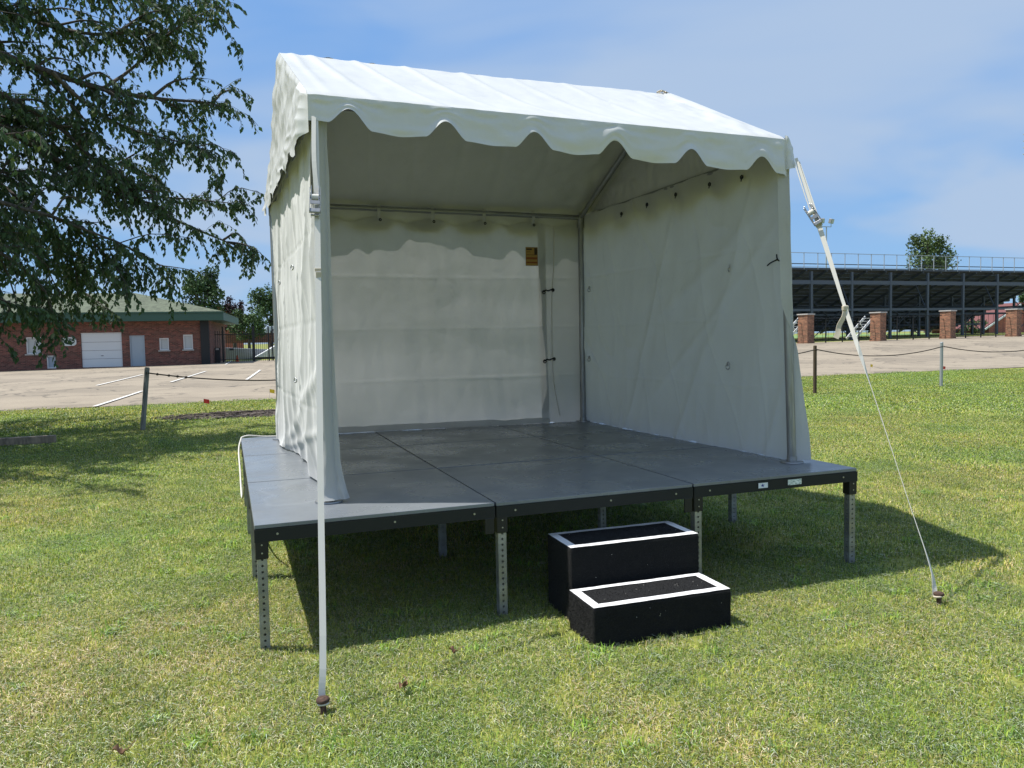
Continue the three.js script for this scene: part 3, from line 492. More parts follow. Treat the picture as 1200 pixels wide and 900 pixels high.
step(1.939, 0.055, 0.772, 0.33, 0.396, -0.02, 'taller black carpeted step edged with white tape against the stage', 6);

// ---------------------------------------------------------------- posts and sagging chain
{
  const P = [[onG(165.5, 505), onZ(172.5, 430.5, -11.30), M.postGrey, 0.042, 'leaning grey fence post on the shaded grass beside the mulch bed', false],
    [V(3.3, 0, -11.3), V(3.3, 1.15, -11.3), M.postGrey, 0.04, 'grey fence post standing hidden behind the tent', false],
    [V(8.6, 0, -11.35), V(8.6, 1.15, -11.35), M.postGrey, 0.04, 'grey fence post standing hidden behind the tent', false],
    [onG(955, 462), onG(955, 462).setY(1.19), M.postBrown, 0.042, 'weathered brown wooden fence post in a bare patch of lawn', false],
    [onG(1103, 453), onG(1103, 453).setY(1.17), M.postPipe, 0.04, 'plain grey metal pipe fence post on the lawn', true],
    [V(22.6, 0, -11.9), V(22.6, 1.17, -11.9), M.postPipe, 0.04, 'grey fence post out beyond the grey metal pipe post', true]];
  P.forEach(([a, b, m, r, label, pipe]) => {
    const f = thing('fence_post', label, 'post', [a.x, a.y, a.z], 0, 'posts carrying the sagging chain');
    const top = b.clone().sub(a);
    part('shaft', pipe ? [cyl(V(0, -0.2, 0), top, r, r, 16)] : [cyl(V(0, -0.2, 0), top.clone().multiplyScalar(0.985), r * 1.05, r, 9), cyl(top.clone().multiplyScalar(0.985), top, r, r * 0.8, 9)], m, f);
    part(pipe ? 'cap' : 'eye_bolt', pipe ? new THREE.SphereGeometry(r * 1.06, 14, 6, 0, 6.3, 0, 1.57).scale(1, 0.5, 1).translate(top.x, top.y, top.z) : new THREE.TorusGeometry(0.02, 0.006, 6, 12).rotateY(1.57).translate(top.x * 0.92 + 0.0, top.y * 0.91, top.z * 0.92 + r + 0.01), pipe ? M.postPipe : M.chain, f);
  });
  for (let k = 0; k < P.length - 1; k++) {
    const A = P[k][1].clone().add(V(0.02, -0.10, 0.05)), B = P[k + 1][1].clone().add(V(-0.02, -0.10, 0.05)), pts = [], sag = [0.22, 0.16, 0.2, 0.2, 0.2][k];
    for (let i = 0; i <= 10; i++) { const t = i / 10, p = A.clone().lerp(B, t); p.y -= sag * 4 * t * (1 - t); pts.push(p); }
    const gs = [tube(pts, 0.013, 40, 6)];
    if (k === 0) for (const q of [0.03, 0.07, 0.10, 0.13]) { const p = A.clone().lerp(B, q); p.y -= sag * 4 * q * (1 - q); gs.push(new THREE.SphereGeometry(0.024, 8, 6).translate(p.x, p.y, p.z)); }
    single('post_chain', gs, M.chain, ['dark sagging chain hooked to the leaning grey post', 'dark chain hidden behind the tent', 'dark sagging chain ending at the brown wooden post', 'dark sagging chain between the brown post and the grey pipe post', 'dark sagging chain leaving the grey pipe post'][k], 'chain', 'chain strung along the posts');
  }
}
// utility marker flags
function flag(u, v, mat, h, label) {
  const p = onG(u, v), f = thing('marker_flag', label, 'flag', [p.x, p.y, p.z], 0, 'small utility marker flags');
  part('wire', [cyl(V(0, -0.05, 0), V(0.02, h, 0), 0.003, 0.003, 6)], M.steel, f);
  part('flag', surf(6, 4, (s, t) => [0.02 + s * 0.125, h - 0.10 + t * 0.10 - s * 0.03, 0.02 * Math.sin(s * 5 + t), s, t]), mat, f);
}
flag(238, 477, M.flagRed, 0.20, 'small red marker flag at the lawn edge by the mulch bed');
flag(315.5, 467, M.flagYellow, 0.26, 'small yellow marker flag at the lot edge beside the tent wall');
flag(1019.5, 436, M.flagYellow, 0.30, 'small yellow marker flag under the sagging chain');
flag(1104.5, 440, M.flagRed, 0.32, 'small red marker flag behind the grey pipe post');
{ // timber kerb lying in the grass
  const a = onG(-60, 526), b = onG(65, 519); const g = bar(a.clone().setY(0.055), b.clone().setY(0.055), 0.15, 0.13);
  single('timber_beam', g, M.beam, 'weathered timber beam lying in the shaded grass', 'beam');
}
{ // mulch bed
  const r = rng(21), c = onG(285, 486), g = [];
  for (let k = 0; k < 900; k++) { const a = r() * 6.28, q = Math.sqrt(r()); const x = c.x + Math.cos(a) * q * 1.75, z = c.z + Math.sin(a) * q * 0.85; g.push(bx(0.03 + r() * 0.09, 0.012, 0.015 + r() * 0.02).rotateX((r() - 0.5) * 0.8).rotateY(r() * 6).translate(x, 0.02 + r() * 0.05 * (1 - q), z)); }
  g.push(new THREE.SphereGeometry(1, 24, 8, 0, 6.3, 0, 1.57).scale(1.7, 0.035, 0.82).translate(c.x, 0, c.z));
  const m = part('mulch', g, M.mulch, scene); m.userData = { kind: 'stuff', label: 'dark bark mulch bed in the lawn behind the stage', category: 'mulch' };
}
// white cord at the rear left of the stage
single('hanging_cable', [tube([V(0.33, DECK + 0.008, -3.60), V(0.20, DECK + 0.012, -3.62), V(0.06, DECK + 0.03, -3.60), V(0.01, DECK + 0.012, -3.64)], 0.007, 24, 6), tube([V(0.01, DECK + 0.012, -3.64), V(-0.015, DECK - 0.05, -3.5), V(-0.02, 0.45, -2.9), V(-0.022, 0.36, -2.3), V(-0.02, 0.45, -1.75), V(-0.012, DECK - 0.06, -1.5)], 0.007, 40, 6)], M.web, 'thin white cord hanging along the left edge of the stage', 'cord');

// ---------------------------------------------------------------- brick building with green roof
{
  const phi = 5 * Math.PI / 180, c0 = onZ(247, 424, -52.5), base = gh(c0.x, c0.z);
  const b = thing('brick_building', 'low brick building with green hip roof and white garage door across the lot', 'building', [c0.x, base, c0.z], -phi);
  b.updateMatrixWorld(true);
  const inv = b.matrixWorld.clone().invert();
  const loc = (u, v, dz = 0) => { const o = camera.position.clone().applyMatrix4(inv), d = ray(u, v).transformDirection(inv); return d.multiplyScalar((dz - o.z) / d.z).add(o); };
  const Lx = -34, wallH = 2.95, dep = 11;
  const opens = [['window', 31, 48, 395, 415], ['vent', 55, 65, 416.5, 430], ['garage', 96, 142, 389.5, 427.5], ['door', 153, 169, 393, 427], ['window', 187, 197.5, 396, 410.5], ['window', 215, 225.5, 392, 409.5]].map(([k, u0, u1, v0, v1]) => { const A = loc(u0, v1), B = loc(u1, v0); const fl = k === 'garage' || k === 'door' || k === 'vent'; return { k, x0: A.x, x1: B.x, y0: fl ? -0.02 : A.y, y1: B.y }; });
  { // front wall with real openings
    const s = new THREE.Shape([[Lx, -0.6], [0, -0.6], [0, wallH], [Lx, wallH]].map((p) => new THREE.Vector2(...p)));
    for (const o of opens) s.holes.push(new THREE.Path([[o.x0, o.y0], [o.x0, o.y1], [o.x1, o.y1], [o.x1, o.y0]].map((p) => new THREE.Vector2(...p))));
    part('wall', [new THREE.ExtrudeGeometry(s, { depth: 0.3, bevelEnabled: false }).translate(0, 0, -0.3), bx(0.3, wallH + 0.6, dep - 0.3, -0.15, wallH / 2 - 0.3, -dep / 2 - 0.152), bx(-Lx - 0.3, wallH + 0.6, 0.3, Lx / 2 - 0.15, wallH / 2 - 0.3, -dep + 0.15), bx(0.3, wallH + 0.6, dep - 0.62, Lx + 0.15, wallH / 2 - 0.3, -dep / 2)], M.brick, b);
  }
  for (const o of opens) {
    const w = o.x1 - o.x0, h = o.y1 - o.y0, cx = (o.x0 + o.x1) / 2, cy = (o.y0 + o.y1) / 2;
    if (o.k === 'window' || o.k === 'vent') {
      const p = part(o.k === 'vent' ? 'hatch' : 'window', bx(w - 0.1, h - 0.1, 0.02, cx, cy, -0.17), o.k === 'vent' ? M.greyDoor : M.blind, b);
      const f = 0.07; part('frame', [bx(w, f, 0.08, cx, o.y1 - f / 2, -0.09), bx(w, f, 0.08, cx, o.y0 + f / 2, -0.09), bx(f, h - 2 * f, 0.08, o.x0 + f / 2, cy, -0.09), bx(f, h - 2 * f, 0.08, o.x1 - f / 2, cy, -0.09)], M.white, p);
      if (o.k === 'window') part('sill', bx(w + 0.14, 0.08, 0.12, cx, o.y0 - 0.042, 0.05), M.concrete, p);
    } else if (o.k === 'garage') {
      const d = part('garage_door', bx(w, 0.06, 0.05, cx, o.y1 - 0.03, -0.08), M.white, b);
      for (let k = 0; k < 4; k++) { const ph = (h - 0.06) / 4; part('door_section', rb(w - 0.02, ph - 0.014, 0.04, 0.008, cx, o.y0 + ph * (k + 0.5), -0.10), M.white, d); }
      part('handle', bx(0.14, 0.03, 0.03, cx, o.y0 + 0.75, -0.065), M.blackMetal, d);
    } else {
      const d = part('door', rb(w - 0.12, h - 0.06, 0.05, 0.01, cx, cy - 0.02, -0.12), M.greyDoor, b);
      part('frame', [bx(0.06, h, 0.1, o.x0 + 0.03, cy, -0.08), bx(0.06, h, 0.1, o.x1 - 0.03, cy, -0.08), bx(w - 0.12, 0.05, 0.1, cx, o.y1 - 0.025, -0.08)], M.greyDoor, d);
      part('handle', [cyl(V(o.x1 - 0.2, 1.0, -0.09), V(o.x1 - 0.2, 1.0, -0.03), 0.025)], M.steel, d);
    }
  }
  { // oval sign with an emblem of two dark bars
    const A = loc(73, 405.5, 0.05), B = loc(89, 395, 0.05), w = B.x - A.x, h = B.y - A.y; const sh = new THREE.Shape(); const N = 40;
    for (let i = 0; i <= N; i++) { const a = i / N * 6.2832, k = Math.pow(Math.abs(Math.cos(a)), 0.55) * Math.sign(Math.cos(a)), q = Math.pow(Math.abs(Math.sin(a)), 0.55) * Math.sign(Math.sin(a)); i ? sh.lineTo(k * w / 2, q * h / 2) : sh.moveTo(k * w / 2, q * h / 2); }
    const bd = part('sign', new THREE.ExtrudeGeometry(sh, { depth: 0.04, bevelEnabled: false }).translate((A.x + B.x) / 2, (A.y + B.y) / 2, 0.01), M.white, b, 'rounded white sign with dark green emblem');
    const em = canvasTex(160, 104, (g, W, H) => { g.fillStyle = '#c9d2cd'; g.fillRect(0, 0, W, H); g.fillStyle = '#12302b'; g.beginPath(); g.ellipse(80, 52, 72, 44, 0, 0, 7); g.fill(); g.fillStyle = '#cfd8d2'; g.fillRect(20, 48, 120, 12); g.fillRect(70, 60, 20, 26); g.fillRect(44, 22, 40, 9); g.fillRect(96, 26, 22, 9); });
    part('emblem', new THREE.PlaneGeometry(w * 0.86, h * 0.82).translate((A.x + B.x) / 2, (A.y + B.y) / 2, 0.054), new THREE.MeshStandardMaterial({ map: em, roughness: 0.6 }), bd);
  }
  part('downspout', [rb(0.55, wallH + 0.3, 0.16, 0.03, -0.30, wallH / 2 - 0.15, 0.085)], M.blackMetal, b);
  const oh = 1.0, fb = wallH - 0.02, ft = fb + 0.56;
  part('fascia', [bx(-Lx + 2 * oh, 0.56, 0.06, Lx / 2, fb + 0.28, oh), bx(0.06, 0.56, dep + 2 * oh - 0.06, oh - 0.03, fb + 0.28, -dep / 2 - 0.033), bx(-Lx + 2 * oh - 0.1, 0.04, dep + 2 * oh - 0.1, Lx / 2, fb + 0.03, -dep / 2), bx(-Lx + 2 * oh + 0.06, 0.09, 0.08, Lx / 2, ft - 0.02, oh + 0.072)], M.greenFascia, b);
  const e = oh + 0.1, rz = -dep / 2, rise = 1.65, x1 = e, x0 = Lx - e, z1 = e, z0 = -dep - e, run = (z1 - z0) / 2;
  const tri = (pts) => { const g = new THREE.BufferGeometry(), pos = [], uv = []; for (const t of pts) for (const [x, y, z, u, v] of t) { pos.push(x, y, z); uv.push(u, v); } g.setAttribute('position', new THREE.Float32BufferAttribute(pos, 3)); g.setAttribute('uv', new THREE.Float32BufferAttribute(uv, 2)); g.computeVertexNormals(); return g; };
  const a = [x0, ft, z1, x0, 0], q = [x1, ft, z1, x1, 0], rR = [x1 - run, ft + rise, rz, x1 - run, run], rL = [x0 + run, ft + rise, rz, x0 + run, run], qb = [x1, ft, z0, x1, 0], ab = [x0, ft, z0, x0, 0];
  const su = (p, u, v) => [p[0], p[1], p[2], u, v];
  part('roof', tri([[a, q, rR], [a, rR, rL], [su(q, z1, 0), su(qb, z0, 0), su(rR, rz, run)], [qb, ab, rL], [qb, rL, rR], [su(ab, z0, 0), su(a, z1, 0), su(rL, rz, run)]]), new THREE.MeshStandardMaterial({ map: M.shingle.map, roughness: 0.95, side: THREE.DoubleSide }), b);
}

// ---------------------------------------------------------------- iron gate and what stands behind it
{
  const z = -55.5, a = onZ(249, 420, z), e = onZ(341, 419, z), y0 = gh(0, z);
  const gt = thing('iron_gate', 'black iron picket gate beside the brick building', 'gate', [a.x, y0, z]);
  const L = e.x - a.x, H = 2.35, pk = bx(0.028, H - 0.12, 0.028, 0, H / 2 - 0.02, 0);
  for (let x = 0.1; x < L; x += 0.145) part('picket', pk, M.blackMetal, gt).position.x = x;
  part('rail', bx(L, 0.05, 0.05, L / 2, 0.2, 0.045), M.blackMetal, gt); part('rail', bx(L, 0.05, 0.05, L / 2, H - 0.35, 0.045), M.blackMetal, gt);
  for (const u of [261.5, 297.5, 315, 319.5]) { const x = onZ(u, 410, z).x - a.x, w = u === 297.5 ? 0.17 : 0.10; part('post', [bx(w, H + 0.35, w, x, H / 2 + 0.05, 0.01)], M.blackMetal, gt); }
  part('lock_box', bx(0.3, 0.16, 0.08, 1.3, 0.95, 0.09), M.blackMetal, gt);
  const sl = thing('call_box', 'small dark call box with pale plate at the gate', 'box', [onZ(255, 420, -54.6).x, gh(0, -54.6), -54.6]);
  part('body', [rb(0.34, 0.9, 0.25, 0.03, 0, 0.45, 0)], M.blackMetal, sl); part('plate', bx(0.2, 0.12, 0.01, 0, 0.98, 0.1), M.concrete, sl); part('hood', rb(0.36, 0.2, 0.2, 0.02, 0, 0.99, -0.02), M.blackMetal, sl);
  single('road_cone', [cyl(V(0, 0, 0), V(0, 0.5, 0), 0.12, 0.03, 14).translate(onZ(278, 420, -56.5).x, gh(0, -56.5), -56.5), bx(0.34, 0.03, 0.34, onZ(278, 420, -56.5).x, gh(0, -56.5) + 0.015, -56.5)], std(0.55, 0.07, 0.02, 0.7), 'small faded red cone behind the black gate', 'cone');
  // low wall, ramp and yard beyond
  const lw = onZ(262, 399, -82), lw2 = onZ(345, 399, -82);
  single('retaining_wall', [bx(lw2.x - lw.x + 8, 1.0, 0.4, (lw.x + lw2.x) / 2 + 2, lw.y + 0.2, -82)], M.brick, 'low dark brick retaining wall beyond the gate', 'wall');
  const rp = onZ(283, 412, -66);
  single('concrete_ramp', [prism([[-3.6, 0], [3.2, 0], [2.2, 0.9], [-3.6, 1.25]], -6, 0).translate(rp.x, gh(0, -66) - 0.1, -66)], std(0.20, 0.22, 0.25, 0.7), 'grey sloping concrete slab behind the gate', 'ramp');
  const cb = onZ(322, 411, -64);
  single('white_canopy', [prism([[-1.6, 0], [3, 0], [3, 1.6], [0.8, 1.3]], -3, 0).translate(cb.x, cb.y - 0.5, -64)], M.white, 'white sloping boat cover behind the gate', 'cover');
  // parked car, mostly behind the tent
  const cp = onZ(311, 394, -88), car = thing('parked_car', 'pale silver car parked beyond the black gate', 'car', [cp.x, lw.y + 0.55, -88]);
  const silver = std(0.55, 0.6, 0.64, 0.3, { metalness: 0.4 });
  part('body', new THREE.ExtrudeGeometry(new THREE.Shape([[0, 0.25], [0, 0.7], [0.15, 0.85], [1.1, 0.98], [1.75, 1.42], [3.1, 1.46], [3.9, 1.0], [4.4, 0.92], [4.5, 0.6], [4.45, 0.25]].map((p) => new THREE.Vector2(...p))), { depth: 1.6, bevelSize: 0.06, bevelThickness: 0.06, bevelSegments: 3 }).translate(0, 0, -1.7), silver, car);
  part('window', prism([[1.3, 1.0], [1.8, 1.36], [3.05, 1.38], [3.6, 1.02]], -0.03, -0.02).translate(0, 0, 0.0), M.glass, car);
  for (const x of [0.9, 3.6]) { const w = part('wheel', [cyl(V(x, 0.32, -0.22), V(x, 0.32, -0.01), 0.32, 0.32, 20)], M.black, car); part('rim', [cyl(V(x, 0.32, -0.02), V(x, 0.32, 0.005), 0.2, 0.2, 16)], M.steel, w); }
  part('headlight', rb(0.08, 0.14, 0.3, 0.03, 0.02, 0.68, -0.25), M.white, car);
  // far rooftop chimney
  const h2 = onZ(263, 365, -105);
  const hs = thing('red_house', 'red brick house gable glimpsed past the green roof edge', 'house', [h2.x, gh(0, -90), -105]);
  part('wall', [prism([[-4, -1], [2.2, -1], [2.2, 4.2], [-0.9, 6.4], [-4, 4.2]], -8, 0)], M.redBrick, hs); part('roof', [bar(V(2.6, 4.1, -4), V(-0.9, 6.55, -4), 8.6, 0.15), bar(V(-4.4, 4.1, -4), V(-0.9, 6.55, -4), 8.6, 0.15)], M.shingle, hs);
}

// ---------------------------------------------------------------- brick pillars and rail fence on the right
const pillarSpots = [];
{
  const zA = -46.2, slope = 0.13;
  const spot = (u) => { let z = zA, p; for (let i = 0; i < 6; i++) { p = onZ(u, 400, z); z = zA + slope * (p.x - 43); } return V(p.x, gh(p.x, z), z); };
  [860, 944.5, 1029, 1110.5, 1187.5, 1262].forEach((u, i) => {
    const p = spot(u); pillarSpots.push(p); if (i === 0) return;
    const g = thing('brick_pillar', ['', 'brick pillar beside the shaded right tent wall', 'brick pillar between the dangling strap tail and the grandstand tree', 'brick pillar behind the grey pipe post', 'brick pillar in front of the red house', 'brick pillar past the end of the grandstand'][i], 'pillar', [p.x, p.y, p.z], 0.25, 'brick pillars along the lot');
    part('shaft', bx(0.86, 2.45, 0.86, 0, 1.025, 0), M.brickPillar, g); part('cap', [rb(1.0, 0.10, 1.0, 0.02, 0, 2.302, 0)], M.concrete, g); part('base', [rb(0.94, 0.3, 0.94, 0.02, 0, 0.05, 0)], M.brickPillar, g);
  });
  for (let k = 0; k < pillarSpots.length - 1; k++) {
    const a = pillarSpots[k], b = pillarSpots[k + 1], d = b.clone().sub(a), L = Math.hypot(d.x, d.z), n = d.clone().setY(0).normalize();
    const f = thing('rail_fence', ['dark rail fence ending at the pillar by the tent wall', 'dark rail fence behind the dangling strap tail', 'dark rail fence left of the grey pipe post', 'dark rail fence right of the grey pipe post', 'dark rail fence in front of the red house'][k], 'fence', [a.x, a.y, a.z], 0, 'rail fence between the brick pillars');
    const at = (t, y) => V(n.x * t, y + (b.y - a.y) * t / L, n.z * t);
    part('rail', bar(at(0.6, 1.95), at(L - 0.6, 1.95), 0.05, 0.06), M.blackMetal, f); part('rail', bar(at(0.6, 0.15), at(L - 0.6, 0.15), 0.05, 0.06), M.blackMetal, f);
    for (const t of [0.27, 0.5, 0.73]) part('post', bar(at(L * t, -0.2), at(L * t, 2.0), 0.07, 0.07), M.blackMetal, f);
    for (let t = 1; t < L - 0.7; t += 0.5) part('picket', bar(at(t, 0.1), at(t, 1.95), 0.018, 0.018), M.blackMetal, f);
  }
}

// ---------------------------------------------------------------- grandstand, seen from behind
{
  const z0 = -54, x0 = 26, x1 = 84.5, yb = 0.75, top = 7.45, rows = 19, run = 0.74, rise = 0.305;
  const g = thing('grandstand', 'dark steel grandstand seen from behind, above the row of brick pillars', 'grandstand', [x0, yb, z0]);
  const L = x1 - x0, Y = (y) => y - yb;
  for (let k = 0; k < rows; k++) {
    const y = Y(top - k * rise), z = -k * run;
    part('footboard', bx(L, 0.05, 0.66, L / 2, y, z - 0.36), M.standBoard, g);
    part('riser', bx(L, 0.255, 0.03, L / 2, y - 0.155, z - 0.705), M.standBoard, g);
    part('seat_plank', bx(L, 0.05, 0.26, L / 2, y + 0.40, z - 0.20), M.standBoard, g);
  }
  part('back_fascia', bx(L, 0.16, 0.05, L / 2, Y(top) - 0.07, 0.06), M.standBoard, g);
  const dz = -rows * run, dy = -rows * rise;
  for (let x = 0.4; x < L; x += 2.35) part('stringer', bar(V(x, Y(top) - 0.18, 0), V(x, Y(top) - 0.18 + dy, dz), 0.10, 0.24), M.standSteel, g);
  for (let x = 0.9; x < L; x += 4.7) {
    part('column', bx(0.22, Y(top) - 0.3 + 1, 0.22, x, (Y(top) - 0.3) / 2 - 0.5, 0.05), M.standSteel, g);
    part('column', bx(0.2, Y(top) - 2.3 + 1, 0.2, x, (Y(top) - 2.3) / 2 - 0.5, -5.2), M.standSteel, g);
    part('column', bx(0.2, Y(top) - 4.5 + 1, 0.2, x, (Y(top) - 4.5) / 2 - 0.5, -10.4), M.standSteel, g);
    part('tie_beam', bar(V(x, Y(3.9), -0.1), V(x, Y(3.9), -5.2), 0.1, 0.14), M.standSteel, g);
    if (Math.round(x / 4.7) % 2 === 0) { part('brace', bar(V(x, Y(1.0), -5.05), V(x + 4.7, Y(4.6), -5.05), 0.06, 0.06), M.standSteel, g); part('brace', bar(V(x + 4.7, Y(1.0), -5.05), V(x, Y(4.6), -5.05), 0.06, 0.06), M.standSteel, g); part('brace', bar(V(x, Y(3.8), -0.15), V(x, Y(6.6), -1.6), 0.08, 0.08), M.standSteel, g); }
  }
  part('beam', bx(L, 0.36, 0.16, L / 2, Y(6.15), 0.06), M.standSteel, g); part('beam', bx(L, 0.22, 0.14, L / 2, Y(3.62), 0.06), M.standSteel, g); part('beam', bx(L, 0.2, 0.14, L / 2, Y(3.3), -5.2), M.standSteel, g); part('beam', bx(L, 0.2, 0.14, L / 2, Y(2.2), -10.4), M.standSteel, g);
  for (let x = 0; x <= L; x += 1.57) part('rail_post', bx(0.05, 1.5, 0.05, x, Y(top) + 0.62, 0.09), M.rail, g);
  part('top_rail', bx(L, 0.05, 0.05, L / 2, Y(top) + 1.36, 0.09), M.rail, g); part('mid_rail', bx(L, 0.035, 0.035, L / 2, Y(top) + 0.1, 0.09), M.rail, g);
  part('wire_mesh', [...Array.from({ length: 10 }, (_, i) => bx(L, 0.004, 0.004, L / 2, Y(top) + 0.18 + i * 0.12, 0.09))], M.rail, g);
  // white stair stringers behind the pillars
  for (const [k, x] of [[1, 4.0], [2, 4.4]]) {
    const p = pillarSpots[k], s = thing('metal_stair', k === 1 ? 'white metal stair behind the pillar next to the tent wall' : 'white metal stair behind the pillar next to the dangling strap tail', 'stair', [p.x + 2.3, p.y, p.z - 3.6], 0, 'white stairs under the grandstand');
    for (const zz of [0, -1.0]) part('stringer', bar(V(-1.2, 0.2, zz), V(0.9, 2.1, zz), 0.06, 0.2), M.white, s);
    for (let i = 0; i < 7; i++) part('tread', bx(0.28, 0.04, 0.9, -1.05 + i * 0.29, 0.38 + i * 0.262, -0.5), M.rail, s);
    part('brace', bar(V(0.6, 0.1, 0.05), V(-0.9, 1.7, 0.05), 0.05, 0.05), M.white, s);
  }
  struct('playing_field', surf(40, 10, (s, t) => { const x = lerp(18, 120, s), z = lerp(-70, -140, t); return [x, gh(x, z) + 0.06, z, x, z]; }), new THREE.MeshStandardMaterial({ color: lin(0.16, 0.26, 0.08), roughness: 1 }));
}
{ // red house beyond the right end of the stand
  const c = onZ(1188, 392, -72), h = thing('red_gabled_house', 'red roofed brick house beyond the right end of the grandstand', 'house', [c.x, gh(60, -72), -72]);
  part('wall', [prism([[-4.6, -1], [14, -1], [14, 3.2], [0.6, 3.2], [-4.6, 1.5]], -9, 0)], M.redBrick, h);
  part('roof', [bar(V(-6.4, 0.75, -4.5), V(0.3, 4.1, -4.5), 10.4, 0.22), bar(V(0.3, 4.1, -4.5), V(16, 4.0, -4.5), 10.4, 0.22)], std(0.15, 0.055, 0.05, 0.8), h);
  part('window', [bx(1.0, 1.0, 0.06, 0.4, 1.1, 0.03)], M.glass, h); part('window', [bx(1.0, 1.0, 0.06, 3.2, 1.1, 0.03)], M.glass, h);
  part('gable_trim', [bar(V(-6.4, 0.62, 0.75), V(0.3, 3.95, 0.75), 0.08, 0.22)], M.white, h);
  const f = thing('white_railing', 'white railing in front of the red roofed house', 'railing', [c.x - 5, gh(60, -66), -66]);
  for (let x = 0; x <= 12; x += 1) part('post', bx(0.07, 1.3, 0.07, x, 0.6, 0), M.white, f);
  part('rail', bx(12, 0.08, 0.06, 6, 1.2, 0.07), M.white, f); part('rail', bx(12, 0.08, 0.06, 6, 0.65, 0.07), M.white, f);
}
// ---------------------------------------------------------------- floodlight poles
{
  const zz = -95, b = onZ(968, 400, zz), t = onZ(968, 266, zz), p = thing('floodlight_pole', 'slim pole with two floodlights rising behind the grandstand', 'lamp post', [b.x, gh(b.x, zz), zz]);
  const H = t.y - gh(b.x, zz), w = onZ(974, 262, zz).x - b.x;
  part('pole', [cyl(V(0, -0.3, 0), V(0, H, 0), 0.14, 0.09, 12)], M.rail, p);
  part('crossarm', [bx(2 * w, 0.1, 0.1, 0, H + 0.05, 0), bx(0.08, 0.5, 0.08, -w, H + 0.28, 0), bx(0.08, 0.5, 0.08, w, H + 0.28, 0)], M.rail, p);
  for (const s of [-1, 1]) { const l = part('floodlight', [rb(0.85, 0.75, 0.5, 0.08, 0, 0, 0).rotateX(0.3).rotateY(0.35 * s)], std(0.25, 0.25, 0.26, 0.5), p); l.position.set(s * w * 1.05, H + 0.95, 0); part('lens', [bx(0.7, 0.6, 0.02, 0, 0, 0.26).rotateX(0.3).rotateY(0.35 * s)], M.blind, l); }
  const z2 = -70, b2 = onZ(1207, 300, z2), t2 = onZ(1207, 150, z2), g = thing('stadium_light', 'tall stadium light with stacked rows of lamps at the end of the grandstand', 'lamp post', [b2.x, gh(b2.x, z2), z2]);
  const H2 = t2.y - gh(b2.x, z2);
  part('pole', [cyl(V(0, -0.3, 0), V(0, H2 + 0.3, 0), 0.3, 0.2, 14)], M.rail, g);
  for (let r = 0; r < 4; r++) { part('crossarm', bx(3.2, 0.12, 0.12, 0, H2 - 0.9 - r * 0.85, 0), M.rail, g); for (let k = -2; k <= 2; k++) { if (!k) continue; const l = part('lamp', [cyl(V(0, 0.1, 0), V(-0.05, -0.22, 0.28), 0.12, 0.33, 14)], M.white, g); l.position.set(k * 0.68, H2 - 0.8 - r * 0.85, 0.1); part('lens', [cyl(V(-0.05, -0.22, 0.28), V(-0.053, -0.235, 0.293), 0.30, 0.30, 14)], M.glass, l); } }
}

// ---------------------------------------------------------------- trees
function leafGeo(list, col) { // list of {p, d, n, l, w}, pointed folded leaves
  const N = list.length, pos = new Float32Array(N * 36), c = new Float32Array(N * 36), nr = new Float32Array(N * 36); const s = V(0, 0, 0), q = V(0, 0, 0), nn = V(0, 0, 0), A = V(0, 0, 0);
  list.forEach((f, i) => {
    s.copy(f.d).cross(f.n).normalize(); nn.copy(s).cross(f.d).normalize();
    const tip = [f.p.x + f.d.x * f.l, f.p.y + f.d.y * f.l, f.p.z + f.d.z * f.l], side = (k, t, w) => { q.copy(f.p).addScaledVector(f.d, f.l * t).addScaledVector(s, k * f.w * w).addScaledVector(nn, f.w * 0.22); return [q.x, q.y, q.z]; };
    const b = [f.p.x, f.p.y, f.p.z], mid = [f.p.x + f.d.x * f.l * 0.5, f.p.y + f.d.y * f.l * 0.5, f.p.z + f.d.z * f.l * 0.5];
    const v = [...b, ...side(1, 0.42, 1), ...mid, ...side(1, 0.42, 1), ...tip, ...mid, ...b, ...mid, ...side(-1, 0.42, 1), ...side(-1, 0.42, 1), ...mid, ...tip];
    pos.set(v, i * 36); const cc = col(f, i);
    for (let k = 0; k < 12; k++) { c.set(cc, i * 36 + k * 3); A.copy(nn).addScaledVector(s, k < 6 ? -0.25 : 0.25).normalize(); nr.set([A.x, A.y, A.z], i * 36 + k * 3); }
  });
  const g = new THREE.BufferGeometry(); g.setAttribute('position', new THREE.BufferAttribute(pos, 3)); g.setAttribute('normal', new THREE.BufferAttribute(nr, 3)); g.setAttribute('color', new THREE.BufferAttribute(c, 3)); g.setAttribute('uv', new THREE.BufferAttribute(new Float32Array(N * 24), 2)); return g;
}
